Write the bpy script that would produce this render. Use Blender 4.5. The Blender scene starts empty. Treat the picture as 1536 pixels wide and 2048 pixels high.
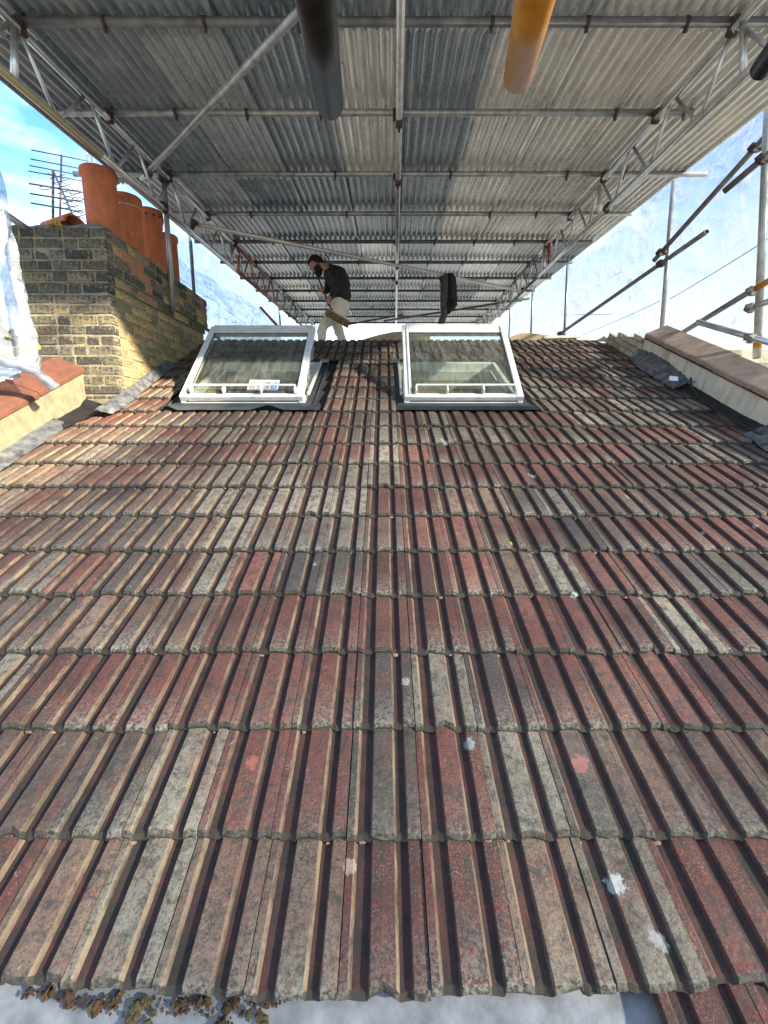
import bpy, bmesh, math, random
from mathutils import Vector, Matrix, noise
random.seed(7)
R = math.radians
scene = bpy.context.scene
C = scene.collection

# ------------------------------------------------------------------ camera, sky, sun, exposure
PITCH = R(10.5); F = 885.0
cp, sp = math.cos(PITCH), math.sin(PITCH)
cam_d = bpy.data.cameras.new('camera'); cam = bpy.data.objects.new('camera', cam_d); C.objects.link(cam)
cam_d.sensor_fit = 'HORIZONTAL'; cam_d.sensor_width = 36; cam_d.lens = 36*F/1536
cam_d.clip_start = 0.05; cam_d.clip_end = 3000
cam.rotation_euler = (math.pi/2 - PITCH, 0, 0)
scene.camera = cam
scene.render.resolution_x = 768; scene.render.resolution_y = 1024
scene.view_settings.view_transform = 'Standard'; scene.view_settings.look = 'None'
scene.view_settings.exposure = 2.0; scene.view_settings.gamma = 1

SUN_EL = R(24); SUN_AZ = R(-30)            # azimuth measured from +X towards +Y
sdir = Vector((math.cos(SUN_EL)*math.cos(SUN_AZ), math.cos(SUN_EL)*math.sin(SUN_AZ), math.sin(SUN_EL)))
sun_d = bpy.data.lights.new('sun', 'SUN'); sun = bpy.data.objects.new('sun', sun_d); C.objects.link(sun)
sun_d.energy = 5.0; sun_d.angle = R(2.0); sun_d.color = (1.0, 0.88, 0.68)
sun.rotation_euler = sdir.to_track_quat('Z', 'Y').to_euler()
sun.location = sdir*30

w = bpy.data.worlds.new('World'); scene.world = w; w.use_nodes = True
nt = w.node_tree; nt.nodes.clear()
def WN(t, **k):
    n = nt.nodes.new(t)
    for a, b in k.items(): setattr(n, a, b)
    return n
sky = WN('ShaderNodeTexSky', sky_type='NISHITA'); sky.sun_disc = False
sky.sun_elevation = SUN_EL; sky.sun_rotation = math.pi/2 - SUN_AZ
sky.ozone_density = 2.0; sky.air_density = 1.0; sky.dust_density = 0.6
bg = WN('ShaderNodeBackground'); bg.inputs[1].default_value = 0.095
out = WN('ShaderNodeOutputWorld')
tc = WN('ShaderNodeTexCoord'); mp = WN('ShaderNodeMapping'); mp.inputs['Scale'].default_value = (1, 1, 2.3)
mp.inputs['Location'].default_value = (0.35, 0.1, 0.55)
nz = WN('ShaderNodeTexNoise'); nz.inputs['Scale'].default_value = 2.1; nz.inputs['Detail'].default_value = 9; nz.inputs['Roughness'].default_value = 0.55
cr = WN('ShaderNodeValToRGB'); cr.color_ramp.elements[0].position = 0.50; cr.color_ramp.elements[1].position = 0.66
sx = WN('ShaderNodeSeparateXYZ'); low = WN('ShaderNodeMapRange'); low.inputs[1].default_value = 0.42; low.inputs[2].default_value = 0.08
add = WN('ShaderNodeMath', operation='MAXIMUM')
tint = WN('ShaderNodeMix', data_type='RGBA', blend_type='MULTIPLY'); tint.inputs[0].default_value = 1.0
tint.inputs[7].default_value = (0.62, 1.02, 1.2, 1)
mix = WN('ShaderNodeMix', data_type='RGBA'); mix.inputs[7].default_value = (5.3, 5.55, 5.95, 1)
L = nt.links.new
L(tc.outputs['Generated'], mp.inputs[0]); L(mp.outputs[0], nz.inputs[0]); L(nz.outputs[0], cr.inputs[0])
L(tc.outputs['Generated'], sx.inputs[0]); L(sx.outputs[2], low.inputs[0])
L(cr.outputs[0], add.inputs[0]); L(low.outputs[0], add.inputs[1])
L(sky.outputs[0], tint.inputs[6]); L(tint.outputs[2], mix.inputs[6]); L(add.outputs[0], mix.inputs[0])
L(mix.outputs[2], bg.inputs[0]); L(bg.outputs[0], out.inputs[0])

scene.render.engine = 'CYCLES'
scene.cycles.max_bounces = 10; scene.cycles.transparent_max_bounces = 16

# ------------------------------------------------------------------ frames of reference
def c2w(x, up, zc): return Vector((x, zc*cp + up*sp, up*cp - zc*sp))
def at(px, py, zc): return c2w((px-768)/F*zc, (1024-py)/F*zc, zc)
H = 1.4325; BETA = R(24.08); SB, CB = math.sin(BETA), math.cos(BETA)
Dv = Vector((0, CB, SB)); Nv = Vector((0, -SB, CB))
ROOF = Matrix(((1, 0, 0, 0), (0, CB, -SB, H*SB), (0, SB, CB, -H*CB), (0, 0, 0, 1)))
def rp(x, s, n=0.0): return ROOF @ Vector((x, s, n))
def tr(x, zc, d=0.0): return c2w(x, (224*zc + 2011 + d*885)/F, zc)     # temporary roof, d metres above the purlins

# ------------------------------------------------------------------ materials
def hexc(r, g, b): return (r, g, b, 1)
class M:
    def __init__(s, name):
        s.m = bpy.data.materials.new(name); s.m.use_nodes = True
        s.t = s.m.node_tree; s.t.nodes.clear()
        s.out = s.n('ShaderNodeOutputMaterial'); s.p = s.n('ShaderNodeBsdfPrincipled'); s.l(s.p.outputs[0], s.out.inputs[0])
        s.co = s.n('ShaderNodeTexCoord').outputs['Object']
    def n(s, t, **k):
        n = s.t.nodes.new(t)
        for a, b in k.items(): setattr(n, a, b)
        return n
    def l(s, a, b): s.t.links.new(a, b)
    def noise(s, scale, detail=5, rough=0.6, stretch=None, coord=None, dist=0):
        n = s.n('ShaderNodeTexNoise'); n.inputs['Scale'].default_value = scale; n.inputs['Detail'].default_value = detail
        n.inputs['Roughness'].default_value = rough; n.inputs['Distortion'].default_value = dist
        c = coord or s.co
        if stretch:
            mp = s.n('ShaderNodeMapping'); mp.inputs['Scale'].default_value = stretch; s.l(c, mp.inputs[0]); c = mp.outputs[0]
        s.l(c, n.inputs['Vector']); return n.outputs[0]
    def ramp(s, fac, a, b, ca=(0, 0, 0, 1), cb=(1, 1, 1, 1)):
        r = s.n('ShaderNodeValToRGB'); e = r.color_ramp.elements
        e[0].position = a; e[1].position = b; e[0].color = ca; e[1].color = cb
        s.l(fac, r.inputs[0]); return r.outputs[0]
    def mix(s, fac, a, b, mode='MIX'):
        n = s.n('ShaderNodeMix', data_type='RGBA', blend_type=mode)
        for v, i in ((fac, 0), (a, 6), (b, 7)):
            if isinstance(v, (int, float)): n.inputs[i].default_value = v
            elif isinstance(v, tuple): n.inputs[i].default_value = v if len(v) == 4 else (*v, 1)
            else: s.l(v, n.inputs[i])
        return n.outputs[2]
    def math(s, op, a, b):
        n = s.n('ShaderNodeMath', operation=op)
        for v, i in ((a, 0), (b, 1)):
            if isinstance(v, (int, float)): n.inputs[i].default_value = v
            else: s.l(v, n.inputs[i])
        return n.outputs[0]
    def bump(s, h, strength=0.4, dist=0.01):
        b = s.n('ShaderNodeBump'); b.inputs['Strength'].default_value = strength; b.inputs['Distance'].default_value = dist
        s.l(h, b.inputs['Height']); s.l(b.outputs[0], s.p.inputs['Normal'])
    def col(s, c):
        if isinstance(c, tuple): s.p.inputs['Base Color'].default_value = c if len(c) == 4 else (*c, 1)
        else: s.l(c, s.p.inputs['Base Color'])
    def rm(s, r, m=0.0): s.p.inputs['Roughness'].default_value = r; s.p.inputs['Metallic'].default_value = m
    def rnd(s): return s.n('ShaderNodeObjectInfo').outputs['Random']

def simple(name, c1, c2, scale=8, rough=0.7, metal=0.0, bump=0.3, bscale=None, stretch=None, bd=0.004, var=0.0):
    m = M(name); f = m.noise(scale, stretch=stretch); k = m.mix(m.ramp(f, .35, .65), c1, c2)
    if var:
        r = m.ramp(m.rnd(), 0, 1, (1-var,)*3+(1,), (1+var,)*3+(1,)); k = m.mix(1.0, k, r, 'MULTIPLY')
    m.col(k); m.rm(rough, metal)
    if bump: m.bump(m.noise(bscale or scale*6, stretch=stretch), bump, bd)
    return m.m

# roof tile
def make_tile_mat():
    m = M('weathered_concrete_tile')
    tint = m.n('ShaderNodeAttribute', attribute_name='tint').outputs['Color']
    zone = m.n('ShaderNodeAttribute', attribute_name='zone').outputs['Color']
    sep = m.n('ShaderNodeSeparateColor'); m.l(zone, sep.inputs[0])
    pan, lit_lichen, lip = sep.outputs[0], sep.outputs[1], sep.outputs[2]
    big = m.noise(11, 5, .65, stretch=(1, .6, 1), dist=.5); mid = m.noise(26, 7, .75, dist=.6); fine = m.noise(130, 4, .75); grit = m.noise(210, 4, .75)
    k = m.mix(m.ramp(big, .46, .62), tint, m.mix(0.40, tint, (0.14, 0.028, 0.022)))
    k = m.mix(m.ramp(m.noise(7, 6, .7, dist=.4), .50, .62), k, m.mix(.22, k, (0.070, 0.063, 0.044)))    # grey algae film
    k = m.mix(m.ramp(fine, .52, .60), k, m.mix(0.42, k, (0.27, 0.055, 0.040)))           # red grains
    k = m.mix(m.ramp(mid, .47, .62), k, m.mix(0.85, k, (0.032, 0.029, 0.024)))           # soot
    k = m.mix(m.math('MULTIPLY', m.ramp(m.noise(170, 4, .75), .52, .60), .7), k, (0.030, 0.026, 0.022))
    k = m.mix(m.math('MULTIPLY', m.math('MULTIPLY', m.ramp(grit, .53, .62), m.ramp(m.noise(6, 6, .75), .40, .66)), 0.42), k, (0.38, 0.33, 0.22))  # pale sand grains
    k = m.mix(m.math('MULTIPLY', m.ramp(m.noise(19, 7, .8, dist=.8), .62, .68), .6), k, (0.30, 0.29, 0.23))  # crusty pale lichen
    drab = m.mix(m.ramp(m.noise(16, 6, .75), .42, .66), (0.019, 0.015, 0.012), (0.075, 0.022, 0.017))
    k = m.mix(m.math('MULTIPLY', pan, 0.95), k, drab)  # dark brown to red-brown colour over the whole pan
    lf = m.math('MULTIPLY', m.math('MULTIPLY', lit_lichen, .9), m.ramp(m.noise(26, 6, .75, stretch=(1, .3, 1)), .40, .60))
    k = m.mix(lf, k, m.mix(m.ramp(m.noise(70, 3), .3, .7), (0.20, 0.165, 0.085), (0.25, 0.165, 0.11)))  # yellow lichen plus warm sunlight painted onto the right-hand rib slopes
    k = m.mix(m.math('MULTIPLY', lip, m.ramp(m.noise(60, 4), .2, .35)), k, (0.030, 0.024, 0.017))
    wf = m.math('MULTIPLY', m.n('ShaderNodeAttribute', attribute_name='worn').outputs['Fac'], m.ramp(m.noise(90, 4, .7), .42, .6))
    k = m.mix(wf, k, (0.32, 0.30, 0.24))
    # lichen rosettes and splashes that sit on particular tiles
    for (x, s, r, c) in SPOTS:
        d = m.n('ShaderNodeVectorMath', operation='DISTANCE'); m.l(m.co, d.inputs[0]); d.inputs[1].default_value = (x, s, 0.02)
        dd = m.math('ADD', d.outputs['Value'], m.math('MULTIPLY', m.math('SUBTRACT', m.noise(42, 7, .8), .5), r*3.2))
        f = m.ramp(m.math('DIVIDE', dd, r), .82, 1.0, (1, 1, 1, 1), (0, 0, 0, 1))
        f = m.math('MULTIPLY', f, m.ramp(m.noise(80, 4), .30, .44))
        k = m.mix(f, k, c)
    m.col(k); m.rm(0.85)
    m.bump(m.math('ADD', m.math('MULTIPLY', fine, .6), m.noise(60, 5, .7)), 0.65, 0.005)
    return m.m
def roof_xy(px, py, n=0.02):
    # where the ray through a photo point meets the tiled slope
    d = at(px, py, 1.0); o = rp(0, 0, n); t = (o.dot(Nv))/(d.dot(Nv)); p = d*t
    q = ROOF.inverted() @ p; return q.x, q.y
WH = (0.25, 0.25, 0.225)
SPOTS = [(*roof_xy(a, b), r, c) for a, b, r, c in [
    (938, 1487, .022, WH), (1232, 1768, .023, (.34, .34, .31)), (1312, 1882, .024, (.24, .22, .215)), (811, 1365, .018, WH), (1246, 1090, .016, WH),
    (1258, 994, .022, WH), (1404, 1065, .016, WH), (848, 1026, .016, WH), (1018, 1088, .016, (.45, .33, .05)), (1065, 950, .03, WH), (480, 1645, .012, WH),
    (505, 1528, .022, (.26, .08, .055)), (1160, 1530, .03, (.24, .10, .085)), (160, 1432, .014, WH), (888, 884, .035, WH), (630, 1130, .012, WH), (1150, 1190, .02, (.3, .3, .27)),
    (700, 1730, .02, (.28, .2, .16)), (875, 1960, .012, WH), (1510, 1052, .015, WH)]]
tile_mat = make_tile_mat()

def make_sheet_mat():
    m = M('weathered_galvanised_sheet')
    uv = m.n('ShaderNodeUVMap').outputs[0]
    streak = m.noise(3.0, 8, .75, stretch=(9, .8, 1), coord=uv, dist=.3)
    patch = m.noise(2.2, 6, .65, stretch=(1.6, .8, 1), coord=uv, dist=.8)
    rr = m.rnd()
    base = m.n('ShaderNodeObjectInfo').outputs['Color']
    k = m.mix(m.ramp(streak, .38, .62), base, m.mix(.40, base, (0.12, 0.14, 0.15)))
    k = m.mix(m.ramp(patch, .52, .66), k, m.mix(.35, k, (0.85, 0.85, 0.80)))
    rust = m.math('MULTIPLY', m.ramp(m.noise(1.6, 7, .75, stretch=(3, .55, 1), coord=uv), .60, .70), m.ramp(rr, .55, .75))
    k = m.mix(rust, k, (0.30, 0.13, 0.055))
    m.col(k); m.rm(0.42, 0.5)
    m.l(m.ramp(patch, .3, .7, (.20,)*3+(1,), (.36,)*3+(1,)), m.p.inputs['Roughness'])
    m.bump(streak, 0.06, 0.002)
    return m.m
sheet_mat = make_sheet_mat()
steel = simple('galvanised_tube', (0.42, 0.42, 0.40), (0.22, 0.22, 0.215), 14, .38, .55, .25, 90, (1, 1, .35), .002)
steel_bright = simple('bright_aluminium_tube', (0.62, 0.62, 0.60), (0.42, 0.42, 0.41), 9, .3, .7, .15, 80, None, .001)
steel_dull = simple('dull_grey_tube', (0.20, 0.20, 0.195), (0.10, 0.10, 0.10), 10, .55, .35, .3, 70, None, .002)
steel_dark = simple('dark_worn_tube', (0.022, 0.019, 0.015), (0.009, 0.009, 0.008), 18, .42, .1, .4, 120, None, .001)
steel_dark.node_tree.nodes['Principled BSDF'].inputs['Specular IOR Level'].default_value = .15
def orange_mat():
    m = M('orange_painted_tube'); k = m.mix(m.ramp(m.noise(14, 5), .35, .65), (.46, .19, .014), (.30, .115, .012))
    k = m.mix(m.ramp(m.noise(38, 7, .8, stretch=(1, .6, .25), dist=1.2), .67, .71), k, (.36, .30, .22)); k = m.mix(m.ramp(m.noise(120, 4, .7), .62, .68), k, (.12, .05, .02))
    m.col(k); m.rm(.42); m.bump(m.noise(90), .3, .001); return m.m
orange_paint = orange_mat(); orange_paint.node_tree.nodes['Principled BSDF'].inputs['Specular IOR Level'].default_value = .2
orange_bare = simple('scratched_bare_steel', (0.45, 0.42, 0.36), (0.3, 0.27, 0.22), 16, .5, .3)
rust_paint = simple('rust_red_paint', (0.36, 0.12, 0.06), (0.28, 0.10, 0.05), 16, .6, 0)
red_paint = simple('red_paint', (0.45, 0.04, 0.02), (0.35, 0.035, 0.02), 16, .5, 0)
yellow_paint = simple('yellow_paint', (0.62, 0.50, 0.03), (0.5, 0.40, 0.06), 14, .45, 0)
beam_yellow = simple('yellowed_alloy', (0.50, 0.40, 0.18), (0.42, 0.36, 0.24), 14, .45, .3)
coupler_mat = simple('rusty_coupler_steel', (0.10, 0.055, 0.04), (0.045, 0.033, 0.03), 60, .65, .4, .5, 200)
coupler_pale = simple('zinc_coupler_steel', (0.32, 0.30, 0.22), (0.16, 0.14, 0.11), 60, .5, .5, .5, 200)
lead_mat = simple('old_lead', (0.30, 0.32, 0.34), (0.10, 0.11, 0.12), 14, .42, .35, .5, 45, None, .006)
lead_bright = simple('bright_old_lead', (0.36, 0.38, 0.40), (0.12, 0.125, 0.135), 16, .38, .3, .6, 50, None, .008)
lead_dark = simple('dark_lead', (0.055, 0.06, 0.068), (0.03, 0.032, 0.036), 12, .5, .2, .3)
white_pvc = simple('white_painted_frame', (0.66, 0.655, 0.62), (0.52, 0.51, 0.475), 13, .36, 0, .03)
grey_flash = simple('dark_grey_flashing', (0.055, 0.062, 0.07), (0.045, 0.05, 0.056), 6, .45, .2, .05)
pleat_mat = simple('grey_pleated_apron', (0.15, 0.16, 0.17), (0.11, 0.12, 0.13), 6, .35, .3, .05)
lining_pale = simple('pale_window_lining', (0.45, 0.50, 0.42), (0.40, 0.44, 0.37), 5, .6)
lining_ply = simple('bare_plywood_reveal', (0.36, 0.28, 0.15), (0.27, 0.21, 0.12), 7, .7, 0, .2, 40, (1, 8, 1))
dark_room = simple('dark_interior', (0.09, 0.085, 0.08), (0.05, 0.05, 0.05), 5, .9)
render_l = simple('cream_render', (0.25, 0.205, 0.125), (0.15, 0.128, 0.085), 12, .9, 0, .35, 70)
def render_mat():
    m = M('stained_grey_render')
    k = m.mix(m.ramp(m.noise(6, 6), .35, .65), (0.66, 0.62, 0.50), (0.50, 0.47, 0.39))
    st = m.ramp(m.noise(5, 5, .6, stretch=(1, 1, .12)), .55, .68)
    k = m.mix(m.math('MULTIPLY', st, .75), k, (0.30, 0.20, 0.09))
    m.col(k); m.rm(.9); m.bump(m.noise(60), .35, .005); return m.m
render_r = render_mat()
cope_l = simple('red_clay_coping', (0.145, 0.050, 0.027), (0.085, 0.036, 0.024), 12, .8, 0, .4, 90)
cope_r = simple('brown_grey_coping', (0.34, 0.235, 0.17), (0.21, 0.155, 0.12), 9, .8, 0, .4, 90)
def pot_mat_():
    m = M('terracotta_pot'); k = m.mix(m.ramp(m.noise(7, 6, .7), .35, .65), (.58, .165, .055), (.40, .115, .045))
    k = m.mix(m.math('MULTIPLY', m.ramp(m.noise(9, 7, .75, stretch=(1, 1, .25)), .5, .68), .55), k, (.11, .05, .035)); k = m.mix(m.math('MULTIPLY', m.ramp(m.noise(40, 5, .75), .58, .68), .5), k, (.45, .22, .13))
    k = m.mix(1.0, k, m.ramp(m.rnd(), 0, 1, (.8,)*3+(1,), (1.15,)*3+(1,)), 'MULTIPLY')
    m.col(k); m.rm(.8); m.bump(m.noise(70, 5, .7), .5, .003); return m.m
pot_mat = pot_mat_()
pot_dark = simple('soot_dark_clay', (0.10, 0.045, 0.03), (0.04, 0.025, 0.02), 9, .85)
mortar_mat = simple('lime_mortar', (0.30, 0.26, 0.165), (0.15, 0.135, 0.095), 12, .95, 0, .7, 60, None, .01)
def brick_mat(name, cols, soot, sooty):
    m = M(name); r = m.rnd()
    rp_ = m.n('ShaderNodeValToRGB'); e = rp_.color_ramp; e.interpolation = 'CONSTANT'
    for i, c in enumerate(cols):
        if i < 2: el = e.elements[i]; el.position = i/len(cols)
        else: el = e.elements.new(i/len(cols))
        el.color = (*c, 1)
    m.l(r, rp_.inputs[0]); k = rp_.outputs[0]
    k = m.mix(m.ramp(m.noise(24, 6, .7, dist=.5), .5-sooty, .62-sooty*.5), k, soot)
    k = m.mix(m.math('MULTIPLY', m.ramp(m.noise(30, 7, .8, dist=.6), .54, .63), .75), k, (0.40, 0.35, 0.23))
    m.col(k); m.rm(.92); m.bump(m.math('ADD', m.noise(45, 6, .75), m.noise(200, 3)), .8, .008); return m.m
brick_front = brick_mat('sooty_stock_brick', [(.10, .09, .065), (.14, .12, .075), (.05, .045, .04), (.22, .17, .10), (.12, .105, .075), (.08, .075, .06), (.17, .14, .095), (.038, .035, .032), (.11, .07, .05), (.11, .10, .07)], (.035, .033, .028), .05)
brick_side = brick_mat('yellow_stock_brick', [(.42, .31, .12), (.30, .23, .105), (.48, .34, .13), (.34, .255, .12), (.50, .30, .12), (.22, .18, .09)], (.10, .085, .055), .02)
brick_red = brick_mat('orange_red_brick', [(.45, .17, .08), (.38, .15, .08)], (.2, .1, .06), -.05)
brick_white = brick_mat('flaking_white_brick', [(.55, .53, .46), (.42, .38, .30), (.60, .58, .52)], (.30, .25, .18), -.03)
lichen_y = simple('yellow_lichen', (0.50, 0.34, 0.02), (0.30, 0.24, 0.06), 30, .95, 0, .8, 80)
flaunch = simple('mortar_flaunching', (0.22, 0.20, 0.15), (0.12, 0.115, 0.09), 10, .95, 0, .8, 40, None, .01)
felt = simple('roof_underlay', (0.03, 0.028, 0.027), (0.02, 0.02, 0.02), 10, .95)
board = simple('beige_board', (0.40, 0.31, 0.19), (0.33, 0.26, 0.16), 4, .9)
pale_trim = simple('pale_trim', (0.55, 0.54, 0.48), (0.45, 0.44, 0.40), 4, .6)
apron_mat = simple('pale_blue_grey_sheet_metal', (0.24, 0.245, 0.26), (0.12, 0.12, 0.125), 13, .45, .1, .2, 60)
moss_mat = simple('brown_moss', (0.10, 0.05, 0.022), (0.035, 0.018, 0.011), 40, .98, 0, 1, 160, None, .01, .4)
moss_green = simple('green_moss', (0.085, 0.07, 0.022), (0.035, 0.03, 0.013), 40, .98, 0, 1, 160, None, .01, .3)
leaf_mat = simple('dead_leaf', (0.16, 0.05, 0.02), (0.08, 0.03, 0.015), 30, .7)
slate_mat = simple('dark_slate', (0.04, 0.045, 0.055), (0.03, 0.03, 0.035), 5, .6)
ground_mat = simple('distant_ground', (0.30, 0.29, 0.27), (0.18, 0.18, 0.16), .05, .95, 0, 0)
wall_mat = simple('rear_house_brick', (0.20, 0.15, 0.10), (0.15, 0.12, 0.08), 4, .9)
aerial_mat = simple('aerial_metal', (0.06, 0.06, 0.075), (0.04, 0.04, 0.05), 20, .5, .4)
black_rub = simple('black_rubber', (0.02, 0.02, 0.02), (0.015, 0.015, 0.015), 20, .6)
blue_tape = simple('blue_tape', (0.02, 0.22, 0.55), (0.02, 0.18, 0.45), 10, .4)
white_card = simple('white_card', (0.75, 0.76, 0.78), (0.7, 0.71, 0.73), 10, .5)

def plastic_mat(name, clear, tintc):
    m = M(name); m.t.nodes.remove(m.p)
    tr_ = m.n('ShaderNodeBsdfTransparent'); tr_.inputs[0].default_value = (0.76, 0.82, 0.90, 1)
    df = m.n('ShaderNodeBsdfDiffuse'); df.inputs[0].default_value = (*tintc, 1)
    tl = m.n('ShaderNodeBsdfTranslucent'); tl.inputs[0].default_value = (*tintc, 1)
    gl = m.n('ShaderNodeBsdfGlossy'); gl.inputs['Roughness'].default_value = .18
    a = m.n('ShaderNodeMixShader'); a.inputs[0].default_value = .55; m.l(df.outputs[0], a.inputs[1]); m.l(tl.outputs[0], a.inputs[2])
    b = m.n('ShaderNodeMixShader'); b.inputs[0].default_value = .08; m.l(a.outputs[0], b.inputs[1]); m.l(gl.outputs[0], b.inputs[2])
    c = m.n('ShaderNodeMixShader')
    f = m.ramp(m.math('ADD', m.math('MULTIPLY', m.noise(2.2, 7, .6, stretch=(1, .5, 1.6), dist=.6), .4), m.math('MULTIPLY', m.noise(7, 7, .7, stretch=(1, .22, 1.8), dist=1.2), .6)), .40, .62, (clear-.24,)*3+(1,), (clear+.22,)*3+(1,))
    sep = m.n('ShaderNodeSeparateXYZ'); m.l(m.co, sep.inputs[0])
    def band(v, per, wd, off=0):                      # welded double-thickness seams and hems
        a = m.math('ABSOLUTE', m.math('SUBTRACT', m.math('FRACT', m.math('ADD', m.math('DIVIDE', v, per), off), 0), .5), 0); return m.math('LESS_THAN', a, wd/per/2)
    zz = m.math('ADD', sep.outputs[2], m.math('MULTIPLY', m.noise(.5, 2), .12))
    seam = m.math('MAXIMUM', band(sep.outputs[1], 2.03, .045, .2), band(zz, .98, .03, .1))
    v = m.n('ShaderNodeTexVoronoi', feature='DISTANCE_TO_EDGE'); v.inputs['Scale'].default_value = 2.6
    mpv = m.n('ShaderNodeMapping'); mpv.inputs['Scale'].default_value = (1, .45, 1.1); mpv.inputs['Rotation'].default_value = (.6, 0, 0); m.l(m.co, mpv.inputs[0])
    vd = m.n('ShaderNodeVectorMath', operation='ADD'); nzc = m.n('ShaderNodeTexNoise'); nzc.inputs['Scale'].default_value = 1.5; m.l(m.co, nzc.inputs[0]); m.l(mpv.outputs[0], vd.inputs[0]); m.l(nzc.outputs['Color'], vd.inputs[1]); m.l(vd.outputs[0], v.inputs['Vector'])
    crease = m.ramp(v.outputs['Distance'], 0, .07, (1, 1, 1, 1), (0, 0, 0, 1))
    g = m.math('MINIMUM', m.math('ADD', m.math('ADD', m.math('SUBTRACT', 1.0, f), m.math('MULTIPLY', seam, .22)), m.math('MULTIPLY', crease, .16)), .97); m.l(g, c.inputs[0])
    m.l(tr_.outputs[0], c.inputs[1]); m.l(b.outputs[0], c.inputs[2]); m.l(c.outputs[0], m.out.inputs[0])
    bp = m.n('ShaderNodeBump'); bp.inputs['Strength'].default_value = .8; bp.inputs['Distance'].default_value = .06
    m.l(m.math('ADD', m.noise(5, 6, .7, stretch=(1, 1, .4), dist=1.2), m.math('MULTIPLY', v.outputs['Distance'], 2.0)), bp.inputs['Height'])
    for s in (df, tl, gl): m.l(bp.outputs[0], s.inputs['Normal'])
    return m.m
plastic = plastic_mat('translucent_plastic_sheeting', .60, (0.27, 0.28, 0.30))
plastic_thick = plastic_mat('folded_plastic_sheeting', .40, (0.42, 0.46, 0.52))
def glass_mat():
    m = M('window_glass'); m.t.nodes.remove(m.p)
    a = m.n('ShaderNodeBsdfTransparent'); a.inputs[0].default_value = (.80, .84, .80, 1)
    b = m.n('ShaderNodeBsdfGlossy'); b.inputs['Roughness'].default_value = .02
    d = m.n('ShaderNodeBsdfDiffuse'); d.inputs[0].default_value = (.6, .6, .55, 1)
    fr = m.n('ShaderNodeLayerWeight'); fr.inputs[0].default_value = .5
    fz = m.math('ADD', m.math('MULTIPLY', m.math('POWER', fr.outputs['Facing'], 3.0), .38), .07)
    c = m.n('ShaderNodeMixShader'); m.l(fz, c.inputs[0]); m.l(a.outputs[0], c.inputs[1]); m.l(b.outputs[0], c.inputs[2])
    e = m.n('ShaderNodeMixShader'); m.l(m.ramp(m.noise(9, 6, .7, stretch=(3, .6, 1)), .4, .8, (.02,)*3+(1,), (.13,)*3+(1,)), e.inputs[0])
    m.l(c.outputs[0], e.inputs[1]); m.l(d.outputs[0], e.inputs[2]); m.l(e.outputs[0], m.out.inputs[0])
    return m.m
glass = glass_mat()

# ------------------------------------------------------------------ object helpers
def thing(name, label, cat, loc=(0, 0, 0), group=None, mw=None):
    o = bpy.data.objects.new(name, None); C.objects.link(o); o.empty_display_size = .1; o['kind'] = 'thing'
    if mw is not None: o.matrix_world = mw
    else: o.location = loc
    o['label'] = label; o['category'] = cat
    if group: o['group'] = group
    return o
INV = {}
def link(name, me, mat, parent=None, world=True):
    o = bpy.data.objects.new(name, me); C.objects.link(o)
    if mat is not None and not me.materials: me.materials.append(mat)
    if parent is not None:
        o.parent = parent
        if world:                                   # mesh given in world coordinates
            if parent.name not in INV:
                mw = parent.matrix_basis
                if parent.parent: mw = parent.parent.matrix_basis @ mw
                INV[parent.name] = mw.inverted()
            me.transform(INV[parent.name])
    return o
def tag(o, label, cat, group=None):
    o['label'] = label; o['category'] = cat
    if 'kind' not in o: o['kind'] = 'thing'
    if group: o['group'] = group
    return o
def bm2me(bm, name='mesh', smooth=False):
    me = bpy.data.meshes.new(name); bm.to_mesh(me); bm.free()
    if smooth:
        for p in me.polygons: p.use_smooth = True
    return me
def tube_bm(bm, a, b, r, seg=14, hollow=True, r2=None):
    a, b = Vector(a), Vector(b); d = (b-a); q = d.to_track_quat('Z', 'Y').to_matrix()
    r2 = r if r2 is None else r2
    rings = []
    for p, rr, inner in ((a, r, 0), (b, r2, 0)):
        rings.append([bm.verts.new(p + q @ Vector((math.cos(t*2*math.pi/seg)*rr, math.sin(t*2*math.pi/seg)*rr, 0))) for t in range(seg)])
    fs = []
    for i in range(seg):
        f = bm.faces.new((rings[0][i], rings[0][(i+1) % seg], rings[1][(i+1) % seg], rings[1][i])); f.smooth = True
    if hollow and r > .012:
        for ring, p, s, rr in ((rings[0], a, 1, r), (rings[1], b, -1, r2)):
            inn = [bm.verts.new(p + (v.co-p)*.82) for v in ring]
            dn = d.normalized()*s*min(.12, d.length*.3)
            dee = [bm.verts.new(v.co + dn) for v in inn]
            for i in range(seg):
                j = (i+1) % seg
                bm.faces.new((ring[i], ring[j], inn[j], inn[i])); bm.faces.new((inn[i], inn[j], dee[j], dee[i]))
            bm.faces.new(dee)
    else:
        bm.faces.new(rings[0]); bm.faces.new(rings[1])
def box_bm(bm, c, size, rot=None, taper=1.0):
    c = Vector(c); vs = []
    for z in (-1, 1):
        for x, y in ((-1, -1), (1, -1), (1, 1), (-1, 1)):
            v = Vector((x*size[0]/2*(taper if z > 0 else 1), y*size[1]/2*(taper if z > 0 else 1), z*size[2]/2))
            if rot is not None: v = rot @ v
            vs.append(bm.verts.new(c+v))
    for f in ((3, 2, 1, 0), (4, 5, 6, 7), (0, 1, 5, 4), (1, 2, 6, 5), (2, 3, 7, 6), (3, 0, 4, 7)): bm.faces.new([vs[i] for i in f])
    return vs
def bevel(bm, w=.002, seg=1):
    bmesh.ops.bevel(bm, geom=bm.edges[:], offset=w, segments=seg, affect='EDGES', profile=.6)
def fixn(bm): bmesh.ops.recalc_face_normals(bm, faces=bm.faces[:])

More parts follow.
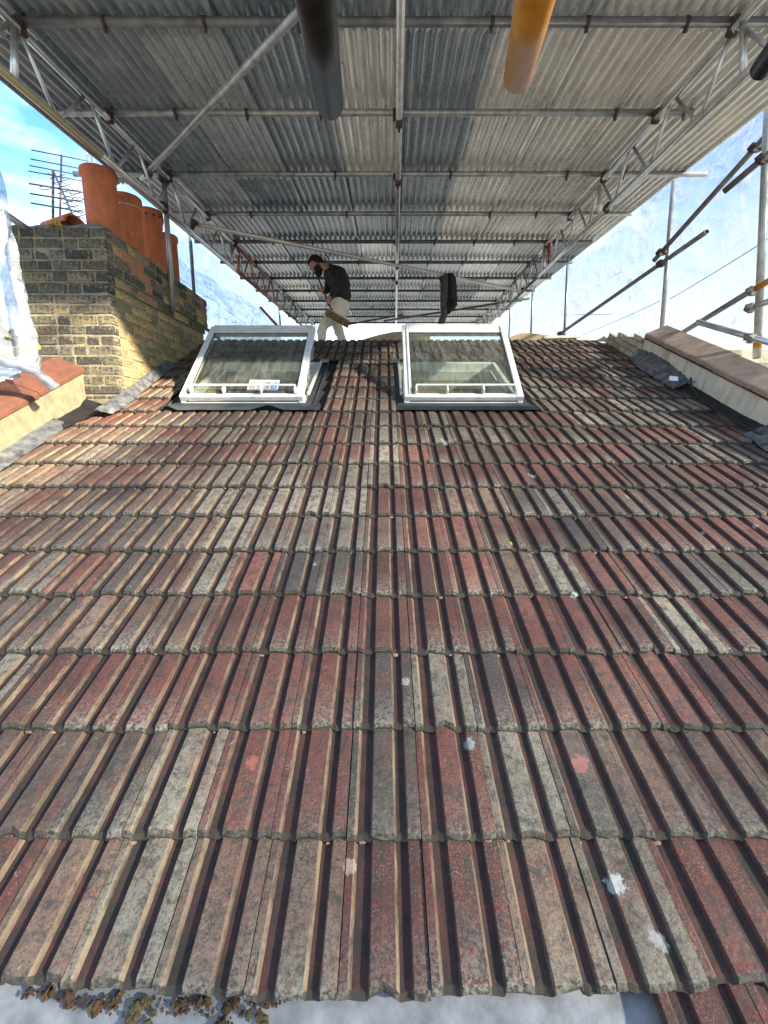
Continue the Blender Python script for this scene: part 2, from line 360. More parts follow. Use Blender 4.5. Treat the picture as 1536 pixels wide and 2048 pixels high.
def coupler_bm(bm, p, d1, d2, r=.024):
    """a scaffold clamp: two collars at right angles, a swivel plate and bolts with nuts"""
    p = Vector(p)
    for d, off in ((Vector(d1).normalized(), -1), (Vector(d2).normalized(), 1)):
        n = Vector(d1).cross(Vector(d2)); n = n.normalized() if n.length > 1e-4 else Vector((0, 0, 1))
        c = p + n*off*r*1.02*(1 if off > 0 else 1)
        tube_bm(bm, c-d*.024, c+d*.024, r*1.28, 12, False)
        side = d.cross(n).normalized()
        b0 = c + side*r*1.55
        tube_bm(bm, b0-n*.03, b0+n*.045, .007, 6, False)
        box_bm(bm, b0+n*.03, (.018, .018, .012))
        box_bm(bm, c+side*r*1.35, (.03, .03, .03))
TUBE_R = .0242
def tube_thing(label, a, b, mat=None, r=TUBE_R, couplers=(), cmat=None, cat='scaffold tube', name='scaffold_tube', group=None, bands=()):
    a, b = Vector(a), Vector(b)
    t = thing(name, label, cat, a if a.z < b.z else b, group)
    bm = bmesh.new(); tube_bm(bm, a, b, r, 18); fixn(bm)
    o = link('tube', bm2me(bm), mat or steel, t)
    for (f, d2) in couplers:
        bm = bmesh.new(); coupler_bm(bm, a.lerp(b, f), b-a, d2, r); fixn(bm)
        link('coupler', bm2me(bm), cmat or coupler_mat, t)
    for (f, wd, bmat) in bands:
        bm = bmesh.new(); p = a.lerp(b, f); d = (b-a).normalized()
        tube_bm(bm, p-d*wd/2, p+d*wd/2, r*1.06, 18, False); link('band', bm2me(bm, smooth=False), bmat, t)
    return t

# ================================================================== GROUND, HOUSE SHELL
bm = bmesh.new(); bmesh.ops.create_grid(bm, x_segments=2, y_segments=2, size=1500)
g = link('ground', bm2me(bm), ground_mat); g.location = (0, 0, -8); g['kind'] = 'structure'
house = thing('house_shell', 'brick house body beneath the tiled slope, mostly hidden by the roof', 'house', (0, 5, -8))
bm = bmesh.new()
pts = [(.55, -8), (.55, -1.45), (.60, -1.36), (6.03, 1.07), (6.35, .62), (12.5, .62), (12.5, -8)]
def prism(bm, pts, x0, x1):
    a = [bm.verts.new((x0, y, z)) for y, z in pts]; b = [bm.verts.new((x1, y, z)) for y, z in pts]
    bm.faces.new(a); bm.faces.new(list(reversed(b)))
    for i in range(len(pts)): j = (i+1) % len(pts); bm.faces.new((a[i], b[i], b[j], a[j]))
    fixn(bm)
# shell is built as walls only so that the rooms under the rooflights stay hollow
prism(bm, [(.55, -8), (.55, -1.45), (.75, -1.42), (.75, -8)], -3, 3.1); link('wall', bm2me(bm), wall_mat, house)
for x0, x1 in ((-3.02, -2.85), (2.95, 3.1)):
    bm = bmesh.new(); prism(bm, [(.76, -8), (.76, -1.42), (6.0, .72), (12.4, .55), (12.4, -8)], x0, x1); link('wall', bm2me(bm), wall_mat, house)
bm = bmesh.new(); box_bm(bm, (0, 9.4, .62), (5.9, 6.2, .1)); o = link('flat_roof', bm2me(bm), felt, house); o['label'] = 'dark flat roof deck behind the ridge'
bm = bmesh.new(); box_bm(bm, (0, 3.4, -1.9), (5.6, 5.2, .1)); link('floor', bm2me(bm), dark_room, house)

# ================================================================== TILED ROOF
TW = .203; G = .3044; S0 = .486
roof = thing('tiled_roof', 'weathered red and grey ribbed concrete tile roof slope filling the foreground', 'roof', mw=ROOF)
def ribbon(name, pts, x0, x1, mat, parent=roof, thick=.012):
    bm = bmesh.new()
    prism(bm, pts, x0, x1); return link(name, bm2me(bm), mat, parent, world=False)
# underlay in strips round the two openings
WL = (-1.8285+.02, -.6105-.02); WR = (.1015+.02, 1.3195-.02); SW0, SW1 = 3.70, 4.98
bm = bmesh.new()
for (x0, x1, s0, s1) in ((-2.78, 2.95, .36, SW0), (-2.78, 2.95, SW1, 6.0), (-2.78, WL[0], SW0, SW1), (WL[1], WR[0], SW0, SW1), (WR[1], 2.95, SW0, SW1)):
    box_bm(bm, ((x0+x1)/2, (s0+s1)/2, -.045), (x1-x0, s1-s0, .03))
link('underlay', bm2me(bm), felt, roof, world=False)

PROF = [(.0012, .012), (.020, .0132), (.029, .0), (.046, -.001), (.063, .0), (.0695, .0145), (.098, .0153), (.1275, .0145), (.1355, .0), (.147, -.001), (.160, .0), (.1668, .014), (.185, .015), (.2016, .014)]
PAL = [((.155, .050, .036), 4), ((.21, .078, .055), 3), ((.090, .032, .026), 3.5), ((.120, .085, .060), 3.5), ((.185, .172, .128), 3.5), ((.085, .085, .066), 3), ((.22, .155, .105), 2), ((.045, .052, .050), 2.8), ((.29, .265, .20), 1.6)]
prev = [None]
def tile_color():
    if prev[0] and random.random() < .22: return prev[0]
    t = random.random()*sum(p[1] for p in PAL)
    for c, wt in PAL:
        t -= wt
        if t <= 0: break
    f = random.uniform(.60, 1.08); prev[0] = tuple(v*f for v in c); return prev[0]
def add_tile(V, Fc, CT, CZ, CW, x0, k, cut=None):
    rnd = random.Random(int(x0*1000)+k*7919)
    s0 = S0 + G*k; dx = rnd.uniform(-.0012, .0012); ds = rnd.uniform(-.006, .006); dn = rnd.uniform(-.002, .0035); tilt = rnd.uniform(-.003, .003)
    if k == -1: s0 = .192 + (.034 if x0 < 0 else .024)*(x0+.1)**2
    c = tile_color(); th = .025; wr = rnd.uniform(.2, 1)**1.5; lf = rnd.uniform(.4, 1.15)
    lo = cut[0] if cut else -1; hi = cut[1] if cut else 1e9
    prof = PROF
    P = len(prof); st = [0, .012, .026, .16, .36]
    base = len(V)
    jag = [rnd.uniform(-.005, .004) for _ in prof]
    if rnd.random() < .16: q_ = rnd.choice((0, 1, 5, 6, 7, 12, 13)); jag[q_] += rnd.uniform(.008, .018)
    for j, s in enumerate(st):
        n0 = .024*(1-s/G) + dn
        for i, (x, h) in enumerate(prof):
            xx = x0 + dx + x
            hh = h - (.011 if j == 0 else 0) + (rnd.uniform(-.0006, .0006))
            sj = s0 + ds + s + (jag[i] if j < 2 else 0)
            V.append((xx, sj, n0 + hh + tilt*(x/TW-.5)*2)); 
            # worn front end of the ribs
            zt = 1.0 if h < .006 else 0.0
            if s == 0: CZ.append((0, 0, 1, 1))
            else: CZ.append((zt, 0, 0, 1))
            CT.append((*c, 1)); CW.append((.8*wr if (.005 < s <= .013 and h > .01) else (.5*wr if s < .03 and h > .01 else (.22 if h > .016 and rnd.random() < .10 else 0.0))))
    b2 = len(V)
    for i, (x, h) in enumerate(prof):                                            # bottom of the front edge and back
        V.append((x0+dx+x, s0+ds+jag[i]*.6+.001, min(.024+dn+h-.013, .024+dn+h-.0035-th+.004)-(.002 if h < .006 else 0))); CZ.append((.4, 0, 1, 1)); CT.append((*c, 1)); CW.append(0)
    b3 = len(V)
    for i, (x, h) in enumerate(prof):
        V.append((x0+dx+x, s0+.36, .024*(1-.36/G)+h-th)); CZ.append((0, 0, 0, 1)); CT.append((*c, 1)); CW.append(0)
    for j in range(len(st)-1):
        for i in range(P-1):
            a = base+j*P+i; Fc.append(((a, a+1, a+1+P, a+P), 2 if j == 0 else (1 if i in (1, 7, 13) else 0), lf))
    for i in range(P-1):
        Fc.append(((b2+i, b2+i+1, base+i+1, base+i), 2))
        Fc.append(((b2+i+1, b2+i, b3+i, b3+i+1), 0))
    for i, flip in ((0, 0), (P-1, 1)):
        col = [base+j*P+i for j in range(len(st))]
        f = [b2+i]+col+[b3+i]
        Fc.append((tuple(f if not flip else reversed(f)), 0))
def build_tiles(specs, name, stuff=False):
    V, Fc, CT, CZ, CW = [], [], [], [], []
    for s in specs: add_tile(V, Fc, CT, CZ, CW, *s)
    me = bpy.data.meshes.new(name); me.from_pydata(V, [], [f[0] for f in Fc]); me.update()
    a = me.color_attributes.new('tint', 'FLOAT_COLOR', 'CORNER'); z = me.color_attributes.new('zone', 'FLOAT_COLOR', 'CORNER'); wn = me.attributes.new('worn', 'FLOAT', 'POINT')
    wn.data.foreach_set('value', CW)
    for p, fc in zip(me.polygons, Fc):
        for li in p.loop_indices:
            v = me.loops[li].vertex_index
            a.data[li].color = CT[v]; zc = CZ[v]
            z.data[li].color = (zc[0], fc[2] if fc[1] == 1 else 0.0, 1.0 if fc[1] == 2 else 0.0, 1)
    o = link(name, me, tile_mat, roof, world=False)
    if stuff: o['kind'] = 'stuff'
    return o
specs = []
for k in range(-1, 18):
    for i in range(-13, 14):
        x0 = (i-.5)*TW
        s = S0+G*k; xc = x0+TW/2
        if xc < -2.62 or xc > 2.86: continue
        if 10 <= k <= 14 and (WL[0]-.03 < xc < WL[1]+.03 or WR[0]-.03 < xc < WR[1]+.03): continue
        if s > 3.35 and xc < -2.36: continue                         # chimney stack stands here
        if k == -1 and xc > 1.0: pass
        zc = H*math.sin(BETA+PITCH)+s*math.cos(BETA+PITCH)
        vis = abs(xc)-TW/2 < (zc+.25)*768/F + .02
        specs.append(((x0, k), vis, zc))
for i in (3, 4, 5, 6): specs.append((((i-.5)*TW + .09, -2), True, .7))       # lower stray tiles of the neighbouring eaves
vis = sorted([s for s in specs if s[1]], key=lambda s: s[2])
near = vis[:300]; rest = vis[300:] + [s for s in specs if not s[1]]
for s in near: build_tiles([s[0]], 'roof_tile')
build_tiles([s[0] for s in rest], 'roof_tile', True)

# mortar crumbs wedged under the tile noses
bm = bmesh.new()
for k in range(0, 12):
    for i in range(-13, 14):
        if random.random() < .75:
            x = (i-.5)*TW + random.choice((.035, .10, .145, .19)) + random.uniform(-.01, .01); s = S0+G*k - random.uniform(.001, .007)
            if abs(x) > (.81+s*.82)*.9 or x > 2.8 or x < -2.5: continue
            if k > 9 and not (-.6 < x < .1): continue
            v = bmesh.ops.create_icosphere(bm, subdivisions=1, radius=random.uniform(.003, .0075), matrix=Matrix.Translation((x, s, .006+random.uniform(0, .01))) @ Matrix.Diagonal((1.8, 1, .8, 1)))['verts']
            for q in v: q.co += Vector([random.uniform(-.002, .002) for _ in range(3)])
crumb_mat = simple('mortar_crumb', (.30, .17, .12), (.12, .10, .06), 60, .95)
o = link('mortar_crumbs', bm2me(bm), crumb_mat, roof, world=False); o['kind'] = 'stuff'

# eaves apron below the tiles, moss along it
ap = thing('eaves_apron', 'pale blue-grey sheet along the eaves below the bottom tile course', 'flashing', mw=ROOF)
bm = bmesh.new(); N1 = 60
grid = []
for j, (s, n) in enumerate(((.50, -.0275), (.17, -.0285), (.10, -.045), (.02, -.07), (-.10, -.085), (-.5, -.10))):
    grid.append([bm.verts.new((-2.9+5.8*i/N1, s, n + .006*noise.noise(Vector((i*.3, j*1.3, 0))))) for i in range(N1+1)])
for j in range(5):
    for i in range(N1): f = bm.faces.new((grid[j][i], grid[j+1][i], grid[j+1][i+1], grid[j][i+1])); f.smooth = True
link('sheet', bm2me(bm), apron_mat, ap, world=False)
def blob(bm, c, r, sq=(1, 1, .7), amp=.35, sub=2, seed=0, freq=None):
    vs = bmesh.ops.create_icosphere(bm, subdivisions=sub, radius=1)['verts']; fq = freq or 1.6
    for v in vs:
        d = 1 + amp*noise.noise(v.co*fq + Vector((seed*3.1, seed*1.7, 0))) + amp*.6*noise.noise(v.co*fq*3 + Vector((seed, 5, 0)))
        v.co = Vector(c) + Vector((v.co.x*sq[0], v.co.y*sq[1], v.co.z*sq[2]))*r*d
bm = bmesh.new(); bmg = bmesh.new()
rr = random.Random(3)
def ex(px): return (px-768)/F*.93
for (p0, p1, dn_, n_, gf) in ((0, 110, .010, 46, .1), (110, 215, .022, 60, .25), (225, 290, .034, 36, .7), (285, 400, .018, 80, .2), (395, 478, .030, 46, .03), (480, 525, .026, 30, .7), (530, 560, .006, 8, .1)):
    for q in range(int(n_*.8)):
        x = ex(rr.uniform(p0, p1)); s = .196 - rr.random()**1.3*dn_*1.3 + .034*(x+.1)**2
        big = rr.random() < .13
        blob(bmg if rr.random() < gf else bm, (x, s-.004, -.022+rr.uniform(0, .010)), rr.uniform(.006, .012) if big else rr.uniform(.0012, .0045), (1, rr.uniform(.8, 1.3), .8), .75, 2 if big else 1, q+p0)
ms = link('moss', bm2me(bm), moss_mat, None); ms.matrix_world = ROOF; ms['kind'] = 'stuff'; tag(ms, 'brown clumps of fallen moss lying along the lower left eaves', 'moss')
ms = link('moss', bm2me(bmg), moss_green, None); ms.matrix_world = ROOF; ms['kind'] = 'stuff'; tag(ms, 'olive green clumps of fallen moss lying among the brown ones at the eaves', 'moss')
# leaf and twig on the tiles
for (px, py, nm, lab, cat, mt) in ((375, 1912, 'dead_leaf', 'curled red-brown dead leaf in a tile channel at lower left', 'leaf', leaf_mat), (1062, 1893, 'moss_tuft', 'small brown moss tuft in a tile channel at lower right', 'moss', moss_green)):
    x, s = roof_xy(px, py); bm = bmesh.new()
    if nm == 'dead_leaf':
        vs = []
        for j in range(7):
            t = j/6; wd = .009*math.sin(math.pi*min(1, t*1.0+.05)**.8)+.001
            vs.append([bm.verts.new((x + (t-.5)*.018 + u*wd, s + (t-.5)*.05, .008 + .010*abs(u) + .006*t)) for u in (-1, -.5, 0, .5, 1)])
        for j in range(6):
            for i in range(4): bm.faces.new((vs[j][i], vs[j][i+1], vs[j+1][i+1], vs[j+1][i]))
        bmesh.ops.solidify(bm, geom=bm.faces[:], thickness=.0008)
    else:
        for q in range(9): blob(bm, (x+rr.uniform(-.008, .008), s+rr.uniform(-.016, .016), .012), rr.uniform(.003, .006), (1, 1.4, .8), .5, 1, q)
    o = link(nm, bm2me(bm), mt, None); o.matrix_world = ROOF; tag(o, lab, cat)

# ================================================================== PARAPETS
def parapet(side):
    L_ = side < 0
    xi, xo = (-2.575, -2.76) if L_ else (2.835, 3.01)
    s_lo, s_hi = (-.2, 3.80) if L_ else (-.2, 5.02)
    t = thing('parapet_wall', 'cream rendered parapet with red clay coping left of the tiled roof' if L_ else 'stained grey rendered parapet with brown coping right of the tiled roof', 'wall', mw=ROOF)
    hi_, ho = (.27, .345) if L_ else (.275, .345)
    bm = bmesh.new(); NS = 40; rows = []
    wbot = -.05
    for j in range(NS+1):
        s = s_lo + (s_hi-s_lo)*j/NS
        ring = [(xi, wbot), (xi + (.004*noise.noise(Vector((s*3, 0, side)))), .12), (xi, hi_), (xo, ho), (xo, -.4)]
        rows.append([bm.verts.new((x, s, n)) for x, n in ring])
    for j in range(NS):
        for i in range(5): k = (i+1) % 5; bm.faces.new((rows[j][i], rows[j][k], rows[j+1][k], rows[j+1][i]))
    bm.faces.new(rows[0]); bm.faces.new(rows[-1]); fixn(bm)
    link('render', bm2me(bm), render_l if L_ else render_r, t, world=False)
    s = s_hi; Ls = .62 if L_ else .40; idx = 0
    while s > s_lo:
        ln = Ls*random.uniform(.96, 1.04); s1 = max(s-ln+.007, s_lo)
        bm = bmesh.new(); ov = .02*(1 if L_ else -1)
        a = (xi+ov, hi_-.004); b = (xo-ov*.6, ho+.01)
        th = .042
        prof = [(a[0], a[1]), (a[0], a[1]+th*.8), (a[0]-ov*.6, a[1]+th), (b[0], b[1]+th), (b[0], b[1])]
        va = [bm.verts.new((x, s1, n)) for x, n in prof]; vb = [bm.verts.new((x, s, n)) for x, n in prof]
        bm.faces.new(va); bm.faces.new(list(reversed(vb)))
        for i in range(5): k = (i+1) % 5; bm.faces.new((va[i], vb[i], vb[k], va[k]))
        fixn(bm); bevel(bm, .004)
        o = link('coping_stone', bm2me(bm), cope_l if L_ else cope_r, t, world=False)
        o.location.z = random.uniform(-.003, .003)
        s -= ln; idx += 1
    if not L_:                                   # thin dark brown strip just below the coping edge
        bm = bmesh.new(); box_bm(bm, (xi-.005, (s_lo+s_hi)/2, hi_-.012), (.012, s_hi-s_lo, .012)); link('coping_strip', bm2me(bm), coupler_mat, t, world=False)
parapet(-1); parapet(1)

def crumple(label, path, wdt, mat, amp=.012, seed=0, seg=60, across=8, lift=.0, name='lead_flashing', fold=.02):
    amp *= .5
    """a strip of lead dressed along path [(x,s,n)], wdt = [(dx,ds,dn)] across direction at each point"""
    bm = bmesh.new(); rows = []
    P = [Vector(p) for p in path]; W = [Vector(q) for q in wdt]
    for i in range(seg+1):
        t = i/seg*(len(P)-1); k = min(int(t), len(P)-2); f = t-k
        p = P[k].lerp(P[k+1], f); wv = W[k].lerp(W[k+1], f); row = []
        for j in range(across+1):
            u = j/across; q = p + wv*u
            n1 = noise.noise(Vector((q.x*14+seed, q.y*14, u*2))); n2 = noise.noise(Vector((q.x*22, q.y*30+seed, 3)))
            q = q + Vector((n2*amp*.3, n1*amp*.5, abs(n1)*amp + n2*amp*.4 + lift*math.sin(u*math.pi)))
            if j in (0, across): q += Vector((0, noise.noise(Vector((i*.35, j, seed)))*fold, 0))
            row.append(bm.verts.new(q))
        rows.append(row)
    for i in range(seg):
        for j in range(across): bm.faces.new((rows[i][j], rows[i][j+1], rows[i+1][j+1], rows[i+1][j]))
    bmesh.ops.solidify(bm, geom=bm.faces[:], thickness=.003)
    for f in bm.faces: f.smooth = True
    o = link(name, bm2me(bm), mat); o.matrix_world = ROOF
    tag(o, label, 'lead flashing'); return o
# right side flashings
crumple('crumpled silvery lead flashing against the right grey parapet', [(2.72, 5.0, .05), (2.68, 4.7, .035), (2.68, 4.35, .035), (2.70, 4.05, .03)], [(.12, .02, .10), (.155, 0, .13), (.155, 0, .11), (.13, 0, .07)], lead_bright, .04, 3, seg=90, across=14)
crumple('dark lead strip along the foot of the right parapet', [(2.76, 4.1, .03), (2.76, 3.3, .03), (2.72, 2.95, .03)], [(.075, 0, .05), (.075, 0, .05), (.115, 0, .07)], lead_dark, .014, 5)
crumple('blue-grey lead flashing at the right edge of the lower tiles', [(2.68, 3.05, .035), (2.64, 2.6, .03), (2.62, 1.5, .03), (2.6, .2, .03)], [(.155, 0, .08)]*4, lead_bright, .026, 9, seg=90, across=12)
crumple('grey lead apron at the foot of the left cream parapet', [(-2.49, .2, .03), (-2.49, 1.5, .03), (-2.47, 2.6, .03), (-2.45, 3.25, .03)], [(-.09, 0, .075), (-.09, 0, .07), (-.105, 0, .05), (-.12, 0, .05)], lead_bright, .018, 11, seg=90, across=12)
crumple('dark lead soaker sheet between the left parapet and the chimney base', [(-2.44, 3.15, .04), (-2.36, 3.38, .04), (-2.24, 3.56, .04)], [(-.13, .12, .02), (-.20, .20, .01), (-.30, .08, .05)], lead_dark, .012, 15)
crumple('lifted silvery lead flashing curling off the right side of the chimney base', [(-2.21, 3.42, .045), (-2.17, 3.56, .05), (-2.20, 3.9, .04), (-2.215, 4.3, .04), (-2.225, 4.75, .04)], [(-.10, -.07, .06), (-.10, .02, .06), (-.06, .02, .075), (-.05, .02, .08), (-.045, 0, .07)], lead_bright, .035, 21, seg=90, across=12, fold=.05)
def small_box(name, label, cat, c, size, mat, rot=None):
    bm = bmesh.new(); box_bm(bm, (0, 0, 0), size, rot); bevel(bm, min(size)*.2); o = link(name, bm2me(bm), mat); o.matrix_world = ROOF @ Matrix.Translation(c); tag(o, label, cat); return o
bt = thing('tape_roll_end', 'torn strip of bright blue tape and white card on the right lead flashing', 'tape', mw=ROOF @ Matrix.Translation((2.70, 4.03, .13)) @ Matrix.Rotation(R(-25), 4, 'Z'))
bm = bmesh.new(); vs = [[bm.verts.new((x, y, .006*math.sin(x*90+y*40))) for y in (-.022, 0, .02)] for x in [i*.012 for i in range(12)]]
for i in range(11):
    for j in range(2): bm.faces.new((vs[i][j], vs[i+1][j], vs[i+1][j+1], vs[i][j+1]))
bmesh.ops.solidify(bm, geom=bm.faces[:], thickness=.002); link('tape', bm2me(bm), blue_tape, bt, world=False)
bm = bmesh.new(); box_bm(bm, (-.04, .0, .004), (.07, .07, .003), Matrix.Rotation(.3, 3, 'X')); link('card', bm2me(bm), white_card, bt, world=False)
# hanging black cable by the right parapet
def curve_tube(name, pts, r, mat, parent=None, label=None, cat=None, seg=8, world=True):
    cu = bpy.data.curves.new(name, 'CURVE'); cu.dimensions = '3D'; cu.bevel_depth = r; cu.bevel_resolution = 3; cu.use_fill_caps = True
    sp_ = cu.splines.new('NURBS'); sp_.points.add(len(pts)-1); sp_.order_u = 4; sp_.use_endpoint_u = True; cu.resolution_u = 6
    for p, q in zip(sp_.points, pts): p.co = (*q, 1)
    tmp = bpy.data.objects.new('tmp', cu); C.objects.link(tmp)
    me = bpy.data.meshes.new_from_object(tmp.evaluated_get(bpy.context.evaluated_depsgraph_get()))
    bpy.data.objects.remove(tmp)
    for p in me.polygons: p.use_smooth = True
    o = link(name, me, mat, parent, world)
    if label: tag(o, label, cat)
    return o
curve_tube('cable', [rp(2.80, 4.02, .15), rp(2.76, 3.9, .07), rp(2.72, 3.6, .06), rp(2.72, 3.3, .06), rp(2.74, 2.95, .07)], .008, black_rub, None, 'thin dark cable trailing down the lead beside the right parapet', 'cable')

# ================================================================== BRICKWORK
def brick_me(l, h, d, seed):
    rn = random.Random(seed); bm = bmesh.new(); box_bm(bm, (0, 0, 0), (l, d, h)); bevel(bm, .006, 1)
    for v in bm.verts: v.co += Vector([rn.uniform(-.0045, .0045) for _ in range(3)])
    return bm2me(bm)
BL, BH_, JT = .232, .0815, .013
VAR = {}
def brick(parent, c, l, rotz, mat, depth=.10, h=BH_-JT):
    key = (round(l/.006), mat.name, random.randrange(4), round(depth, 3), round(h, 3))
    if key not in VAR: VAR[key] = brick_me(l, h, depth, hash(key) & 0xffff); VAR[key].materials.append(mat)
    o = bpy.data.objects.new('brick', VAR[key]); C.objects.link(o); o.parent = parent
    o.location = Vector(c); o.rotation_euler = (random.uniform(-.012, .012), random.uniform(-.01, .01), rotz+random.uniform(-.01, .01))
    return o
chim = thing('chimney_stack', 'tall sooty yellow stock brick chimney stack with oversailing top courses left of the roof', 'chimney', (0, 0, 0))
CX0, CX1, CY0, CY1 = -2.99, -2.285, 3.94, 5.92; ZT = 1.60
rows = 17
bmc = bmesh.new()
box_bm(bmc, ((CX0+CX1)/2, (CY0+CY1)/2, (ZT-rows*BH_+ZT)/2 - 1.4), (CX1-CX0-.012, CY1-CY0-.012, rows*BH_+2.8))
def offs(r): return .045 if r < 4 else (.022 if r == 4 else 0)
for r in range(rows):
    of = offs(r); zc = ZT - BH_*(r+.5)
    if of: box_bm(bmc, ((CX0+CX1)/2, (CY0+CY1)/2, zc), (CX1-CX0-.012+2*of, CY1-CY0-.012+2*of, BH_-.001))
    x0, x1, y0, y1 = CX0-of, CX1+of, CY0-of, CY1+of
    # front face (towards the camera), from the right corner leftwards
    x = x1; hd = (r % 2 == 0)
    while x > x0 + .03:
        l = (.108 if hd else BL-JT) * random.uniform(.96, 1.04)
        l = min(l, x-x0)
        if l > .03 and zc > -.0:
            m_ = brick_front if x1-x > .01 or r < 5 else brick_front
            brick(chim, (x-l/2, y0+.05+random.uniform(-.003, .003), zc), l, 0, m_)
        x -= l+JT; hd = not hd if random.random() < .8 else hd
    # side face (towards the roof)
    y = y0 + .112; hd = (r % 2 == 1)
    while y < y1 - .03:
        l = (.108 if hd else BL-JT) * random.uniform(.96, 1.04); l = min(l, y1-y)
        s_here = ((y+l)-H*SB)/CB; zroof = -H*CB + s_here*SB
        if l > .03 and zc > zroof - .06:
            m_ = brick_side if (r > 4 or random.random() < .25) else brick_front
            if r in (1, 2, 3, 4) and abs(y-(y0+.25+r*.09)) < .16: m_ = brick_red
            brick(chim, (x1-.05+random.uniform(-.003, .003), y+l/2, zc), l, math.pi/2, m_)
        y += l+JT; hd = not hd if random.random() < .85 else hd
link('mortar_core', bm2me(bmc), mortar_mat, chim)
# flaunching on top, yellow lichen
bm = bmesh.new(); nx, ny = 18, 44; gr = []
X0, X1, Y0, Y1 = CX0-.04, CX1+.04, CY0-.04, CY1+.04
for i in range(nx+1):
    row = []
    for j in range(ny+1):
        u, v = i/nx, j/ny; e = min(u, 1-u)*(X1-X0); e2 = min(v, 1-v)*(Y1-Y0); ee = min(e, e2, .12)/.12
        row.append(bm.verts.new((X0+(X1-X0)*u, Y0+(Y1-Y0)*v, ZT + .055*ee**.6 + .014*noise.noise(Vector((u*7, v*16, 0))))))
    gr.append(row)
for i in range(nx):
    for j in range(ny): f = bm.faces.new((gr[i][j], gr[i+1][j], gr[i+1][j+1], gr[i][j+1])); f.smooth = True
link('flaunching', bm2me(bm), flaunch, chim)
bm = bmesh.new()
for (x, y, z, r) in ((-2.60, CY0-.03, ZT+.035, .05), (-2.66, CY0-.03, ZT+.03, .04), (-2.245, 4.80, ZT+.02, .045), (-2.245, 4.92, ZT, .05), (-2.245, 5.0, ZT-.005, .035), (-2.238, 5.45, ZT-.10, .05), (-2.238, 5.52, ZT-.16, .04), (-2.238, 5.35, ZT-.06, .035)):
    for q in range(7): blob(bm, (x+random.uniform(-.01, .01)*(1 if y > 4 else 3), y+random.uniform(-.05, .05), z+random.uniform(-.03, .01)), r*random.uniform(.15, .4), (.5, 1, 1), .6, 1, q+x*9)
o = link('lichen', bm2me(bm), lichen_y, chim); o['kind'] = 'stuff'
# render fillet and lead base at the foot of the front face
bm = bmesh.new(); box_bm(bm, (-2.45, CY0-.012, .235), (.42, .03, .05)); bevel(bm, .006); link('mortar_fillet', bm2me(bm), render_l, chim)
bm = bmesh.new(); box_bm(bm, (-2.42, CY0-.01, .09), (.36, .04, .25)); bevel(bm, .008); link('lead_upstand', bm2me(bm), lead_dark, chim)

# chimney pots (things of their own)
def lathe(bm, prof, seg=40, c=(0, 0, 0), hole=None):
    c = Vector(c); rings = []
    for r, z in prof: rings.append([bm.verts.new(c+Vector((math.cos(2*math.pi*i/seg)*r, math.sin(2*math.pi*i/seg)*r, z))) for i in range(seg)])
    for a, b in zip(rings, rings[1:]):
        for i in range(seg): f = bm.faces.new((a[i], a[(i+1) % seg], b[(i+1) % seg], b[i])); f.smooth = True
    return rings
def pot(label, px, zc, r, top_z, holes=False, band=False, plain=True):
    z0 = ZT+.0; x = (px-768)/F*zc; y = (zc+((z0+top_z)/2)*sp)/cp; h = top_z-z0
    t = thing('chimney_pot', label, 'chimney pot', (x, y, z0), 'terracotta chimney pots on the stack')
    bm = bmesh.new()
    prof = [(r*.98, 0), (r*1.0, h*.5), (r*.99, h-.07), (r*1.02, h-.06), (r*1.10, h-.05), (r*1.12, h-.03), (r*1.10, h-.006), (r*1.05, h), (r*.92, h-.002), (r*.90, h-.03), (r*.88, .05)]
    if holes: prof = [(r*.98, 0), (r*.98, h-.16), (r*1.06, h-.14), (r*1.04, h-.12), (r*1.10, h-.1), (r*1.16, h-.03), (r*1.14, h), (r*1.0, h), (r*.9, h-.03), (r*.88, .05)]
    lathe(bm, prof, 40); link('pot', bm2me(bm), pot_mat, t, world=False)
    bm = bmesh.new(); lathe(bm, [(r*.89, h-.055), (.001, h-.06)], 40); link('flue', bm2me(bm), pot_dark, t, world=False)
    if holes:
        for i in range(12):
            a = 2*math.pi*(i+.4)/12; d = Vector((math.cos(a), math.sin(a), 0)); p = d*r*1.13 + Vector((0, 0, h-.065))
            bm = bmesh.new(); tube_bm(bm, p-d*.02, p+d*.006, .011, 12, False); link('vent_hole', bm2me(bm), black_rub, t, world=False)
    if band:
        bm = bmesh.new(); lathe(bm, [(r*1.01, h-.10), (r*1.025, h-.10), (r*1.025, h-.088), (r*1.01, h-.088)], 40)
        link('wire_band', bm2me(bm), steel_bright, t, world=False)
    return t
pot('tallest-looking plain terracotta pot at the front of the chimney row', 204, 3.78, .128, 2.14)
pot('second terracotta pot from the front with a wire band round its rim', 258, 4.22, .120, 2.15, band=True)
pot('terracotta pot with a ring of round vent holes, third in the row', 304, 4.62, .112, 2.21, holes=True)
pot('rearmost terracotta pot beyond the hanging scaffold tube', 336, 5.02, .112, 2.14)
